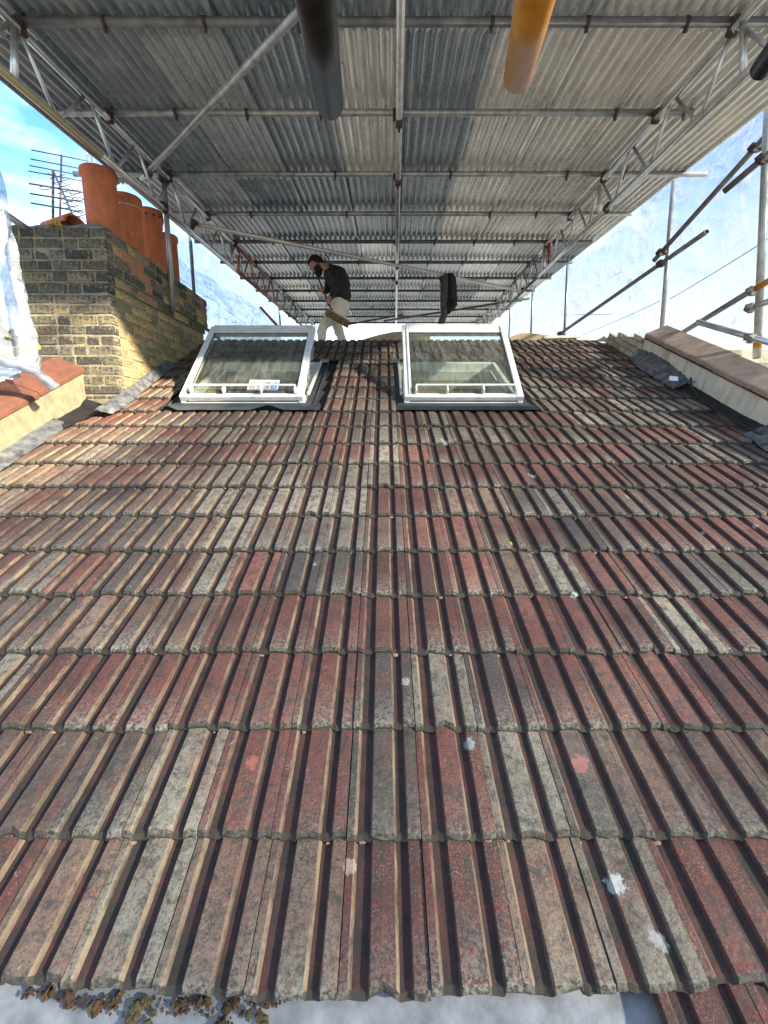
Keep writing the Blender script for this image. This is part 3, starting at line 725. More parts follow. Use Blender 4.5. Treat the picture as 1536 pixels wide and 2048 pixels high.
# clay hood cap lying on the flaunching
t = thing('clay_flue_hood', 'low half-round red clay hood with a dark mouth on the front left of the chimney', 'flue hood', (-2.70, 4.1, ZT+.03))
bm = bmesh.new(); seg = 12; rings = []
for y_, r_ in ((-.13, .105), (.15, .105)):
    for rr_ in (r_, r_-.018):
        rings.append([bm.verts.new((y_, math.cos(math.pi*i/seg)*rr_, .03+math.sin(math.pi*i/seg)*rr_*.8)) for i in range(seg+1)])
o1, i1, o2, i2 = rings
for i in range(seg):
    for a, b in ((o1, o2), (i2, i1), (i1, o1), (o2, i2)): bm.faces.new((a[i], a[i+1], b[i+1], b[i]))
for e in (0, seg): bm.faces.new((o1[e], o2[e], i2[e], i1[e]))
fixn(bm); me = bm2me(bm); me.transform(Matrix.Rotation(R(-18), 4, 'Z') @ Matrix.Rotation(R(-5), 4, 'Y')); link('hood', me, pot_mat, t, world=False)
bm = bmesh.new(); box_bm(bm, (0.02, 0, .015), (.22, .15, .05)); bevel(bm, .01); me = bm2me(bm); me.transform(Matrix.Rotation(R(-18), 4, 'Z')); link('base', me, pot_dark, t, world=False)

# painted brick end of the right party wall, above the coping
pw = thing('brick_upstand', 'flaking white painted brick upstand at the ridge beyond the right parapet', 'wall', mw=ROOF)
bm = bmesh.new(); prism(bm, [(5.03, -.05), (5.03, .25), (5.40, .19), (5.9, .07), (5.9, -.05)], 2.84+.006, 3.0); link('mortar_core', bm2me(bm), mortar_mat, pw, world=False)
for r in range(4):
    n = .03+r*.066; s = 5.05 + (r % 2)*.06
    while s < 5.88 - r*.16 - (0 if r < 3 else .12):
        l = random.choice((.10, .17, .19)); brick(pw, (2.862, s+l/2, n), l, math.pi/2, brick_white, .05, .055); s += l+.014
# pale trim strips lying on the ridge at right, beige boards behind the ridge
for (a, b, lab) in (((1085, 676), (1160, 674), 'long pale trim strip lying along the right end of the ridge'), ((1150, 680), (1214, 679), 'shorter pale trim strip at the far right end of the ridge')):
    p, q = at(*a, 5.78), at(*b, 5.78); bm = bmesh.new(); rot = (q-p).to_track_quat('X', 'Z').to_matrix(); box_bm(bm, (p+q)/2, ((q-p).length, .09, .035), rot); bevel(bm, .004)
    tag(link('trim_strip', bm2me(bm), pale_trim), lab, 'trim')
def board_arch(label, pts, zc, th=.018):
    bm = bmesh.new(); a = [at(x, y, zc) for x, y in pts]; lo = [Vector((p.x, p.y+.05, .66)) for p in a]
    fr = [bm.verts.new(p) for p in a]; fl = [bm.verts.new(p) for p in lo]
    for i in range(len(a)-1): bm.faces.new((fr[i], fr[i+1], fl[i+1], fl[i]))
    r = bmesh.ops.extrude_face_region(bm, geom=bm.faces[:]); bmesh.ops.translate(bm, vec=(0, .4, .0), verts=[v for v in r['geom'] if isinstance(v, bmesh.types.BMVert)])
    fixn(bm); tag(link('insulation_board', bm2me(bm), board), label, 'board')
board_arch('humped beige board behind the ridge between the two rooflights', [(690, 690), (710, 684), (735, 676), (760, 669), (785, 664), (810, 662), (835, 664), (860, 668)], 6.0)
board_arch('low beige board behind the ridge right of the right rooflight', [(1015, 686), (1025, 672), (1040, 667), (1060, 666), (1085, 669), (1120, 675), (1180, 681), (1225, 688)], 6.0)

# neighbour bits beyond the parapets
bm = bmesh.new(); box_bm(bm, at(1560, 722, 4.6), (1.5, .6, .12)); tag(link('ledge', bm2me(bm), board), 'pale beige neighbouring ledge beyond the right coping', 'ledge')
bm = bmesh.new(); box_bm(bm, at(-30, 775, 4.6), (.95, .8, .10), Matrix.Rotation(.1, 3, 'Y')); tag(link('neighbour_roof', bm2me(bm), slate_mat), 'dark slate edge of the neighbouring roof behind the left coping', 'roof')

# ================================================================== ROOFLIGHTS
def bar(parent, name, a, b, w_, h_, mat, n0, rot_local=None, label=None, bev=.004):
    """box between two (x,s) points in the given local frame, w_ wide and h_ high, base at n0"""
    a, b = Vector((*a, n0)), Vector((*b, n0)); d = b-a; ang = math.atan2(d.y, d.x)
    bm = bmesh.new(); box_bm(bm, (a+b)/2+Vector((0, 0, h_/2)), (d.length, w_, h_), Matrix.Rotation(ang, 3, 'Z')); bevel(bm, bev)
    me = bm2me(bm)
    if rot_local is not None: me.transform(rot_local)
    o = link(name, me, mat, parent, world=False)
    if label: o['label'] = label
    return o
def rooflight(label, x0, x1, ang, Ls, sticker):
    t = thing('rooflight', label, 'skylight', mw=ROOF @ Matrix.Translation((x0, 3.74, 0)))
    W = x1-x0; Lf = 1.19
    # fixed frame
    bar(t, 'frame_side', (.02, .0), (.02, Lf), .045, .085, white_pvc, -.05); bar(t, 'frame_side', (W-.02, 0), (W-.02, Lf), .045, .085, white_pvc, -.05)
    bar(t, 'frame_top', (.045, Lf-.025), (W-.045, Lf-.025), .05, .085, white_pvc, -.05)
    bar(t, 'frame_bottom', (.045, .02), (W-.045, .02), .04, .07, white_pvc, -.05)
    # grey flashing kit: sill, side gutters, pleated apron
    bar(t, 'sill_flashing', (-.06, -.03), (W+.06, -.03), .055, .05, grey_flash, -.03, bev=.006)
    gl_ = -.095 if x0 < 0 else -.07; gr_ = W+.09
    for gx in (gl_/2-.002, W+.05):
        bar(t, 'side_flashing', (gx, -.05), (gx, Lf+.03), .09, .012, grey_flash, -.012)
        bar(t, 'side_flashing', (gx+(.045 if gx > 0 else -.045), -.05), (gx+(.045 if gx > 0 else -.045), Lf+.03), .008, .035, grey_flash, -.012)
    bm = bmesh.new(); n_ = 180; xa, xb = -.11, W+.16; top = []; bot = []; mid = []
    for i in range(n_+1):
        x = xa + (xb-xa)*i/n_; z = .0035*(1 if i % 2 else -1)
        wave = .010*noise.noise(Vector((x*5, x0, 0)))
        dip = 0
        if x0 < 0: dip = .065*max(0, 1-abs(x-.80)/.14) + .05*max(0, 1-abs(x+.05)/.1)
        top.append(bm.verts.new((x, -.055, .018+z*.3))); mid.append(bm.verts.new((x, -.12+dip*.3, .022+z+dip*.2))); bot.append(bm.verts.new((x, -.205+wave+dip, .034+z+dip*.35)))
    for i in range(n_):
        bm.faces.new((top[i], mid[i], mid[i+1], top[i+1])); bm.faces.new((mid[i], bot[i], bot[i+1], mid[i+1]))
    bmesh.ops.solidify(bm, geom=bm.faces[:], thickness=.0015)
    link('pleated_apron', bm2me(bm), pleat_mat, t, world=False)
    # lining of the opening and dark well
    for nm, c, sz, mt in (('lining', (.055, Lf/2, -.16), (.02, Lf-.1, .22), lining_ply), ('lining', (W-.055, Lf/2, -.16), (.02, Lf-.1, .22), lining_pale),
                          ('lining', (W/2, Lf-.06, -.10), (W-.13, .02, .10), lining_pale), ('reveal', (W/2, Lf-.062, -.26), (W-.13, .02, .20), lining_ply),
                          ('lining', (W/2, .055, -.16), (W-.13, .02, .22), lining_pale), ('well_side', (.05, Lf/2, -.75), (.02, Lf, .9), dark_room), ('well_side', (W-.05, Lf/2, -.75), (.02, Lf, .9), dark_room),
                          ('well_side', (W/2, Lf-.02, -.8), (W-.1, .02, .86), dark_room), ('well_side', (W/2, .03, -.8), (W-.1, .02, .86), dark_room), ('well_floor', (W/2, Lf/2, -1.22), (W, Lf, .02), dark_room)):
        bm = bmesh.new(); box_bm(bm, c, sz); link(nm, bm2me(bm), mt, t, world=False)
    # sash: hinged up from its lower edge
    sh = Matrix.Translation((0, .0, .035)) @ Matrix.Rotation(ang-BETA, 4, 'X')
    fw = .062
    for nm, a, b in (('sash_side', (fw/2, 0), (fw/2, Ls)), ('sash_side', (W-fw/2, 0), (W-fw/2, Ls))):
        bar(t, nm, a, b, fw, .05, white_pvc, 0, sh)
        bar(t, nm, (a[0]+(.018 if a[0] < .1 else -.018), .03), (b[0]+(.018 if a[0] < .1 else -.018), Ls-.03), .02, .012, white_pvc, .049, sh, bev=.002)
    bar(t, 'sash_top', (fw, Ls-.062), (W-fw, Ls-.062), .124, .05, white_pvc, 0, sh); bar(t, 'sash_top', (fw*.5, Ls+.003), (W-fw*.5, Ls+.003), .012, .062, pale_trim, -.006, sh, bev=.002)
    bar(t, 'sash_bottom', (fw, .025), (W-fw, .025), .05, .045, white_pvc, 0, sh)
    for a, b in (((fw+.004, .05), (fw+.004, Ls-.09)), ((W-fw-.004, .05), (W-fw-.004, Ls-.09))): bar(t, 'glazing_seal', a, b, .008, .006, black_rub, .040, sh, bev=.001)
    bar(t, 'glazing_seal', (fw, Ls-.127), (W-fw, Ls-.127), .008, .006, black_rub, .042, sh, bev=.001)
    # grab rail on posts at the bottom
    bar(t, 'rail', (.10, .10), (W-.07, .10), .018, .016, white_pvc, .085, sh)
    for f in (.10, .36, .66, .93):
        x = .10+(W-.17)*((f-.10)/.83); bar(t, 'rail_post', (x, .03), (x, .10), .016, .05, white_pvc, .048, sh)
    # glass
    bm = bmesh.new(); box_bm(bm, (W/2, (.045+Ls-.085)/2, .034), (W-2*fw+.01, Ls-.135, .006)); me = bm2me(bm); me.transform(sh)
    link('glass', me, glass, t, world=False)
    # side hinges / stays and plastic wrapped side cover
    xs = W+.012 if x0 < 0 else -.012
    for q, (s_, l_) in enumerate(((.62, .20), (.30, .10))):
        bar(t, 'hinge', (xs, s_), (xs, s_+l_), .012, .03, steel_bright, .0, sh, bev=.002)
    a = Vector((xs, .12, .02)); b = sh @ Vector((xs, .40, .01)); bm = bmesh.new(); tube_bm(bm, a, b, .007, 8, False); link('stay', bm2me(bm), steel_bright, t, world=False)
    bm = bmesh.new(); box_bm(bm, (W+.02 if x0 < 0 else -.02, .66, .045), (.03, 1.02, .03)); bevel(bm, .006); link('side_cover', bm2me(bm), pale_trim, t, world=False)
    bm = bmesh.new(); box_bm(bm, (W+.06 if x0 < 0 else -.055, Lf-.03, .055), (.09, .05, .035)); bevel(bm, .006); link('corner_bracket', bm2me(bm), steel, t, world=False)
    if sticker:
        st = Matrix(sh) @ Matrix.Translation((.57, .10, .039))
        s_ = link('instruction_sheet', bm2me_box((.135, .075, 0), (.27, .15, .0012)), white_card, t, world=False); s_.data.transform(st)
        s_['label'] = 'white instruction sheet with two rows of small pictures'
        pic = [simple('print_picture_%d' % i, c, tuple(v*.35 for v in c), 40, .6, 0, 0) for i, c in enumerate([(.40, .34, .30), (.45, .45, .48), (.5, .36, .32), (.62, .66, .72)])]
        blue = simple('print_blue', (.03, .15, .50), (.03, .17, .52), 4, .5, 0, 0); pink = simple('print_pink', (.75, .32, .36), (.7, .3, .34), 4, .5, 0, 0)
        for r in range(2):
            for c in range(4):
                mt = blue if (r == 0 and c == 3) else pic[(r*4+c) % 4]
                me = bm2me_box((.037+c*.065, .042+r*.058, .0016), (.055, .046, .0012)); me.transform(st); link('printed_picture', me, mt, t, world=False)
            for c in range(4):
                if r == 1:
                    me = bm2me_box((.037+c*.065, .134, .0016), (.034, .006, .0012)); me.transform(st); link('printed_caption', me, pink, t, world=False)
        for u in (-.010, .0, .010):
            me = bm2me_box((.037+3*.065+u, .042, .0026), (.007, .010, .0008)); me.transform(st); link('printed_mark', me, white_card, t, world=False)
    return t
def bm2me_box(c, s):
    bm = bmesh.new(); box_bm(bm, c, s); return bm2me(bm)
rooflight('left white framed rooflight propped open with an instruction sheet behind its glass', -1.78, -.705, R(41), 1.165, True)
rooflight('right white framed rooflight propped open without any sheet on its glass', .18, 1.215, R(44.5), 1.075, False)

# ================================================================== TEMPORARY ROOF
troof = thing('temporary_roof', 'temporary scaffold roof of weathered corrugated metal sheets over tube purlins', 'roof', (0, 0, 0))
PZ = [2.66, 3.5, 4.45, 5.4, 6.35, 7.3, 8.25, 9.2, 10.15, 11.1, 12.05, 13.0]
SX0, CW_ = -2.78, .61
def yawx(x, zc): return x + .018*(zc-4.45)
def sheet(x0, z0, z1, d, wd, mat=sheet_mat):
    bm = bmesh.new(); uvl = bm.loops.layers.uv.new(); n_ = 8*6; rows = []
    ns = 5; ph = random.uniform(-.3, .3)
    for j in range(ns+1):
        zc = z0 + (z1-z0)*j/ns; row = []
        for i in range(n_+6):
            x = x0 + wd*i/n_; h = .0145*math.cos(2*math.pi*8*i/n_)
            h += .004*noise.noise(Vector((x*3, zc*1.5, 0)))
            if i > n_: h -= .017*(i-n_)/5
            if i < 2: h += .006
            lift = d*(1 - j/ns)*1.0
            v = bm.verts.new(tr(yawx(x, zc), zc, .024+.012+h+lift)); row.append((v, (i/n_*wd+x0, zc)))
        rows.append(row)
    for j in range(ns):
        for i in range(n_+5):
            q = (rows[j][i], rows[j][i+1], rows[j+1][i+1], rows[j+1][i]); f = bm.faces.new([a[0] for a in q]); f.smooth = True
            for lp, a in zip(f.loops, q): lp[uvl].uv = (a[1][0], a[1][1])
    return bm2me(bm)
zr = [(1.9, 2.76), (2.60, 4.56), (4.40, 6.46), (6.30, 8.36), (8.20, 10.26), (10.10, 12.16), (12.0, 13.35)]
for r_, (z0, z1) in enumerate(zr):
    for c_ in range(10):
        x0 = SX0 + c_*CW_*.945 + random.uniform(-.007, .007)
        jl = random.uniform(-.05, .05) if r_ else 0
        me = sheet(x0, z0+jl, z1+random.uniform(-.05, .05), .016 + .004*(c_ % 2), CW_*.945)
        o = link('corrugated_sheet', me, sheet_mat, troof); f = min(1, max(0, (c_-2.2)/5 + random.uniform(-.42, .42)))
        pal = [(.27, .33, .37), (.40, .46, .50), (.62, .66, .67), (.97, .95, .88)]
        wts = (3.2, 3, 2, .5) if c_ < 4 else ((1, 2, 3, 3) if c_ < 6 else (.8, 1.4, 2.4, 3.6))
        c0 = random.choices(pal, wts)[0]; g0 = random.uniform(.9, 1.1); o.color = tuple(min(1, v*g0) for v in c0) + (1,)
purl_ext = {0: (-2.9, 3.0), 1: (-2.57, 2.46), 2: (-3.12, 3.24), 3: (-2.62, 3.0), 4: (-2.75, 2.95)}
seams = [SX0 + c_*CW_*.945 for c_ in range(1, 10)]
for i, zc in enumerate(PZ):
    a, b = purl_ext.get(i, (-2.75, 3.05))
    bm = bmesh.new(); tube_bm(bm, tr(yawx(a, zc), zc), tr(yawx(b, zc), zc), TUBE_R, 16); fixn(bm)
    p = link('purlin', bm2me(bm), steel if i in (1, 2, 3) else steel_dull, troof)
    for sx_ in seams:                                 # hook clips holding the sheets at their seams
        if i > 7: break
        if random.random() < .12 and i: continue
        c = tr(yawx(sx_+random.uniform(-.02, .02), zc), zc)
        if i in (0,) or random.random() < .85:
            bm = bmesh.new(); tube_bm(bm, c-Vector((.011, 0, 0)), c+Vector((.011, 0, 0)), TUBE_R*1.18, 12, False)
            box_bm(bm, c+Vector((0, -.012, -.038)), (.012, .008, .045), Matrix.Rotation(R(25), 3, 'X')); box_bm(bm, c+Vector((0, .012, -.036)), (.016, .018, .014)); fixn(bm)
            link('sheet_clip', bm2me(bm), coupler_mat if random.random() < .75 else coupler_pale, p)
# small ragged offcut of corrugated sheet above the front pot
me = sheet(-3.02, 4.42, 4.72, 0, .34); o = link('corrugated_sheet', me, sheet_mat, troof); o.color = (.7, .7, .66, 1)

# ladder beams
def lbx(side, zc): return (-2.19 + .013*(zc-2.5)) if side < 0 else (2.09 + .062*(zc-2.5))
def ladder(side, label):
    t = thing('ladder_beam', label, 'lattice beam', tr(lbx(side, 6), 6, -.38), 'lattice ladder beams under the temporary roof')
    def P(zc, d): return tr(lbx(side, zc), zc, d)
    def T(name, a, b, r, mat): bm = bmesh.new(); tube_bm(bm, a, b, r, 12, False); fixn(bm); link(name, bm2me(bm), mat, t)
    TD, BD = -.05, -.385
    if side < 0:
        secs = [(1.6, 3.4, beam_yellow, steel_bright), (3.4, 6.25, steel_bright, steel_bright), (6.45, 9.4, rust_paint, rust_paint), (9.45, 12.9, steel_dull, steel)]
    else: secs = [(1.6, 4.35, steel_bright, steel_bright), (4.35, 6.7, steel_bright, steel_bright), (6.75, 12.9, steel, steel)]
    for (a, b, mb, mr) in secs:
        T('bottom_chord', P(a, BD), P(b, BD), TUBE_R, mb)
        T('top_chord', P(a, TD), P(min(b, 7.7) if mb is rust_paint else b, TD), TUBE_R, mr if mb is not rust_paint else rust_paint)
        if mb is rust_paint: T('top_chord', P(7.7, TD), P(b, TD), TUBE_R, steel)
    z = 2.0 if side < 0 else 2.02
    while z < 12.7:
        mt = steel_bright
        if side < 0 and 6.45 < z < 8.6: mt = rust_paint
        T('lattice', P(z+.03, TD), P(z+.33, BD), .0125, mt); T('lattice', P(z+.36, BD), P(z+.60, TD), .0125, mt if mt is rust_paint else steel)
        z += .625
    rungs = [(2.62, steel_bright), (6.2, steel_bright), (6.5, rust_paint), (9.35, steel), (10.4, rust_paint)] if side < 0 else [(2.58, steel_bright), (4.55, steel_bright), (6.45, steel_bright), (6.22, red_paint), (8.6, steel_bright), (9.9, steel_bright)]
    for z, mt in rungs: T('upright', P(z, TD), P(z, BD), .02, mt)
    for zc in PZ:
        bm = bmesh.new(); c = P(zc, -.03); coupler_bm(bm, c+Vector((0, 0, -.0)), (1, 0, 0), (0, 1, .1), .022); fixn(bm); link('coupler', bm2me(bm), coupler_mat, t)
    return t
ladder(-1, 'left lattice beam with yellowed and rust-red lengths under the temporary roof')
ladder(1, 'right lattice beam with one bright red upright under the temporary roof')
for side, nm in ((1, 'right'), (-1, 'left')):
    c = tr(lbx(side, 4.35), 4.35, -.37); bm = bmesh.new(); coupler_bm(bm, c, (1, 0, 0), (0, 0, 1), .026); fixn(bm)
    tag(link('scaffold_clamp', bm2me(bm), coupler_mat), 'rusty clamp on the %s lattice beam below the third purlin' % nm, 'clamp')

# ================================================================== LOOSE TUBES
tube_thing('bright alloy ridge tube running down the middle of the temporary roof', tr(.075, 1.7, -.05), tr(.36, 13.2, -.05), steel_bright, .026,
           couplers=[((zc-1.7)/11.5, (1, 0, 0)) for zc in (3.5, 4.45, 7.3, 8.25)])
tube_thing('long raking tube from above down to the left lattice beam', at(283, 357, 4.28), at(640, -22, 2.3), steel, TUBE_R, couplers=[(.07, (1, 0, 0))])
tube_thing('pale tube slanting across above the ridge with a jacket hanging on it', at(380, 446, 4.86), at(1048, 583, 8.2), simple('pale_cream_tube', (.66, .64, .56), (.5, .48, .42), 12, .4, .4), TUBE_R, couplers=[(.005, (0, 0, 1)), (.985, (0, 1, .1))])
tube_thing('hanging upright tube in front of the chimney side', at(323, 300, 4.38), at(347, 622, 4.62), steel, TUBE_R+.001, couplers=[(.17, (1, 0, 0)), (.07, (1, .3, 0))])
tube_thing('fat dark worn tube end pointing down from above the camera', at(660, 206, .79), at(606, -170, .42), steel_dark, .0248)
t = tube_thing('fat orange painted tube end pointing down from above the camera', at(1036, 150, .77), at(1106, -160, .42), orange_paint, .0248)
rn = random.Random(5)
tube_thing('dark tube end poking in at the top right corner', at(1523, 138, 1.15), at(1660, -60, .9), steel_dark, .026)
tube_thing('thin far tube crossing under the back of the roof, longer one', at(768, 642, 11.5), at(1058, 597, 9.3), steel_dull)
tube_thing('thin far tube crossing under the back of the roof, shorter one at its left', at(690, 650, 12.2), at(806, 629, 11.8), steel_dull)
# right side standards and ledgers
st_g = 'upright scaffold tubes along the right sheeting'
def upright(px1, py1, px2, py2, zc, label, mat=steel, r=TUBE_R, extra=.0, **k):
    a = at(px1, py1, zc); b = at(px2, py2, zc*1.04); b2 = a + (b-a)*(1+extra)
    return tube_thing(label, a, b2, mat, r, group=st_g, **k)
upright(1540, 120, 1514, 705, 3.62, 'nearest right upright scaffold tube with an orange foot', simple('greenish_tube', (.40, .40, .34), (.28, .28, .25), 12, .4, .4), .029, extra=.02, bands=((.945, .10, orange_paint),))
upright(1349, 340, 1325, 641, 4.85, 'upright scaffold tube behind the top of the right coping', extra=.25)
upright(1136, 514, 1129, 668, 7.6, 'second upright scaffold tube behind the right end of the ridge', extra=.25)
upright(1066, 574, 1062, 668, 9.4, 'third upright scaffold tube from the right parapet along the sheeting', extra=.25)
upright(1021, 612, 1018, 668, 11.2, 'farthest upright scaffold tube on the right', extra=.25)
ledg = 'sloping scaffold tubes along the right sheeting'
def ledger(a, b, label, mat=steel_dull, **k): return tube_thing(label, a, b, mat, group=ledg, **k)
Z3 = (0, 0, 1)
ledger(at(1560, 240, 3.6), at(1308, 521, 5.0), 'topmost raking tube crossing the upright behind the right coping', couplers=[(.92, Z3), (.15, Z3)])
ledger(at(1560, 288, 3.35), at(1448, 383, 3.7), 'short raking tube ending in mid air under the topmost one', couplers=[(.3, Z3)])
ledger(at(1414, 463, 4.35), at(1118, 669, 7.7), 'long raking tube with an open end running down to the ridge', couplers=[(.2, Z3), (.98, Z3)])
ledger(at(1500, 583, 3.75), at(1360, 668, 4.9), 'raking tube running down behind the right coping')
ledger(at(1570, 543, 3.45), at(1496, 586, 3.65), 'short orange tube on the nearest right upright', orange_paint, couplers=[(.9, Z3)], cmat=coupler_pale)
ledger(at(1570, 592, 3.45), at(1490, 619, 3.65), 'short pale tube below the orange one on the nearest right upright', steel, couplers=[(.85, Z3)], cmat=coupler_pale)
ledger(at(1395, 644, 4.1), at(1570, 694, 3.4), 'thick pale tube sloping down to the right edge beside the coping', steel_bright, couplers=[(.65, Z3)], cmat=coupler_pale)
# left side tubes
lg = 'scaffold tubes beyond the left of the chimney'
tube_thing('grey tube end above the left shoulder of the chimney', at(-30, 400, 3.35), at(53, 457, 3.5), steel, TUBE_R, group=lg)
tube_thing('yellow painted tube beside the left plastic sheeting', at(-40, 722, 2.95), at(79, 691, 3.1), yellow_paint, TUBE_R, bands=((.86, .02, black_rub), (.52, .03, red_paint)), group=lg)
tube_thing('rusty tube stub with clamp at the left edge of the photo', at(-30, 664, 3.0), at(24, 678, 3.0), simple('muddy_tube', (.28, .22, .12), (.18, .14, .09), 20, .6, .2), TUBE_R, couplers=[(.8, (0, 1, 0)), (.92, Z3)], cmat=coupler_pale, group=lg)
tube_thing('thin purple-grey rod at the left edge of the photo', at(1, 612, 3.1), at(4, 672, 3.1), steel_dull, .010, group=lg)
tube_thing('upright tube behind the chimney by the left sheeting', at(380, 470, 6.4), at(389, 600, 6.7), steel_dull, TUBE_R, group=lg)
tube_thing('far upright tube left of the man behind the left beam', at(556, 585, 11.6), at(562, 668, 12.0), steel_dull, TUBE_R, couplers=[(.28, (0, 1, 0))], group=lg)
tube_thing('rust pink raking tube behind the left rooflight', at(520, 614, 8.6), at(566, 664, 9.0), rust_paint, TUBE_R, group=lg)
tube_thing('grey tube low behind the rear corner of the chimney', at(395, 645, 6.2), at(440, 678, 6.4), steel_dull, TUBE_R, group=lg)

# ================================================================== PLASTIC SHEETING
def sheeting(label, corners, nu, nv, mat, amp=.05, seed=0, edge=None, folds=0, name='plastic_sheeting'):
    a, b, c, d = [Vector(p) for p in corners]   # a-b bottom, d-c top
    n = (b-a).cross(d-a).normalized(); bm = bmesh.new(); rows = []
    for j in range(nv+1):
        v = j/nv; row = []
        for i in range(nu+1):
            u = i/nu; p = (a.lerp(b, u)).lerp(d.lerp(c, u), v)
            q = noise.noise(Vector((u*9+seed, v*3, seed)))*amp + noise.noise(Vector((u*24+v*10, v*5-u*6, seed+2)))*amp*.5
            q += noise.noise(Vector((u*60+v*40, v*8, seed+7)))*amp*.16 + amp*.22*(1-abs(noise.noise(Vector((u*16-v*7, v*4+u*5, seed+11))))*6 if abs(noise.noise(Vector((u*16-v*7, v*4+u*5, seed+11)))) < .16 else 0)
            if folds: q += amp*.7*abs(math.sin((u*folds + v*2.3*noise.noise(Vector((u*3, v*2, seed))))*math.pi))
            row.append(bm.verts.new(p + n*q + (edge(u, v) if edge else Vector((0, 0, 0)))))
        rows.append(row)
    for j in range(nv):
        for i in range(nu): f = bm.faces.new((rows[j][i], rows[j][i+1], rows[j+1][i+1], rows[j+1][i])); f.smooth = True
    o = link(name, bm2me(bm), mat); tag(o, label, 'plastic sheeting'); return o
sag = lambda u, v: Vector((0, 0, (-.10*abs(math.sin(u*math.pi*7)) if v > .98 else 0)))
sheeting('large wrinkled translucent plastic sheeting wall on the right of the roof', [(3.5, 2.2, -.5), (3.55, 13.3, -.5), (3.5, 13.3, 3.5), (3.42, 4.5, 2.93)], 200, 60, plastic, .13, 1)
sheeting('nearer plastic sheeting panel at the top right below the open sky', [(3.5, -4, -2.2), (3.49, 3.2, -.5), (3.42, 4.45, 2.92), (3.4, -4, 2.3)], 70, 40, plastic, .08, 21)
sheeting('translucent plastic sheeting behind the chimney on the left', [(-3.3, 6.3, -.3), (-3.0, 13.3, -.3), (-2.9, 13.3, 3.35), (-3.1, 6.3, 2.85)], 90, 40, plastic, .07, 5)
sheeting('loose sheet of clear plastic hanging at the left edge beside the chimney', [at(-120, 800, 2.9), at(86, 745, 3.0), at(0, 300, 3.1), at(-120, 200, 3.1)], 26, 50, plastic_thick, .07, 9, folds=4)
sheeting('pointed strip of white plastic hanging behind the front pot', [at(170, 346, 4.6), at(198, 346, 4.6), at(181, 262, 4.5), at(178, 262, 4.5)], 8, 16, plastic_thick, .02, 13, folds=2)
# rolled plastic draped over the left coping
curve_tube('plastic_roll', [at(-40, 706, 2.75), at(20, 722, 2.85), at(60, 738, 2.95), at(92, 757, 3.05), at(110, 772, 3.1)], .036, plastic_thick, None, 'twisted roll of milky plastic draped over the left coping', 'plastic roll')
rollo = bpy.data.objects['plastic_roll']
for v in rollo.data.vertices: v.co += Vector((0, .03*noise.noise(v.co*9), .03*noise.noise(v.co*12+Vector((5, 0, 0)))))
# eyelet lines (battens) in the right sheeting
for k, (a, b, lab) in enumerate((((1120, 627, 9.0), (1224, 628, 6.2), 'faint hem line low across the right sheeting'), ((1160, 672, 8.0), (1320, 602, 5.3), 'thin cord below the long raking tube on the right sheeting'), ((1340, 598, 5.1), (1536, 478, 3.9), 'thin cord across the nearer right sheeting'))):
    curve_tube('cord', [at(*a), at((a[0]+b[0])/2, (a[1]+b[1])/2+3, (a[2]+b[2])/2), at(*b)], .004, steel_dull, None, lab, 'cord')

# ================================================================== TV AERIALS
ta = thing('tv_aerial', 'cluster of television aerials with long rods behind the chimney', 'aerial', at(110, 440, 5.2))
def AT(name, p, q, r): bm = bmesh.new(); tube_bm(bm, p, q, r, 8, False); fixn(bm); link(name, bm2me(bm), aerial_mat, ta)
AT('mast', at(106, 440, 5.2), at(106, 340, 5.2), .014); AT('mast', at(120, 440, 5.5), at(123, 310, 5.5), .011)
for (x0, y0, x1, y1) in ((63, 300, 176, 322), (61, 318, 176, 340), (59, 331, 170, 352), (57, 342, 166, 362)): AT('rod', at(x0, y0, 5.4), at(x1, y1, 5.5), .007)
for (x0, y0, x1, y1) in ((58, 367, 168, 385), (60, 387, 166, 404), (62, 406, 168, 424)): AT('rod', at(x0, y0, 5.1), at(x1, y1, 5.2), .009)
AT('boom', at(108, 345, 5.2), at(150, 440, 4.9), .011)
for i in range(9):
    f = i/8; x = 108+42*f; y = 352+80*f
    AT('director', at(x-14, y-6, 5.2-.3*f), at(x+20, y+6, 5.2-.3*f), .004); AT('director', at(x-8, y+5, 5.25-.3*f), at(x+22, y-3, 5.1-.3*f), .004)
for (x, y) in ((90, 376), (150, 384), (155, 398)):
    pts = [at(x+12*math.cos(a), y+4*math.sin(a), 5.0) for a in [i*math.pi/4 for i in range(9)]]
    curve_tube('loop', pts, .004, aerial_mat, ta)

# ================================================================== MAN WITH BROOM
ZM = 6.25
def mz(zx, zy, dz=0.0): return at(580+zx/9.6, 490+zy/9.6, ZM+dz)
def skin_mesh(verts, edges, radii, root=0, sub=2):
    me = bpy.data.meshes.new('skin'); me.from_pydata([tuple(v) for v in verts], edges, [])
    o = bpy.data.objects.new('tmp_skin', me); C.objects.link(o)
    md = o.modifiers.new('skin', 'SKIN'); md.use_smooth_shade = True
    for i, r in enumerate(radii):
        sv = me.skin_vertices[0].data[i]; sv.radius = r if isinstance(r, tuple) else (r, r); sv.use_root = (i == root)
    ss = o.modifiers.new('sub', 'SUBSURF'); ss.levels = sub; ss.render_levels = sub
    bpy.context.view_layer.update()
    res = bpy.data.meshes.new_from_object(o.evaluated_get(bpy.context.evaluated_depsgraph_get()))
    bpy.data.objects.remove(o)
    for p in res.polygons: p.use_smooth = True
    return res
skin_m = simple('skin', (.42, .23, .155), (.36, .19, .13), 30, .55, 0, .1)
shirt_m = simple('black_jersey', (.018, .020, .021), (.012, .012, .012), 10, .85, 0, .5, 30, None, .01)
trous_m = simple('cream_jogging_cloth', (.74, .68, .55), (.62, .57, .46), 8, .9, 0, .5, 20, None, .015)
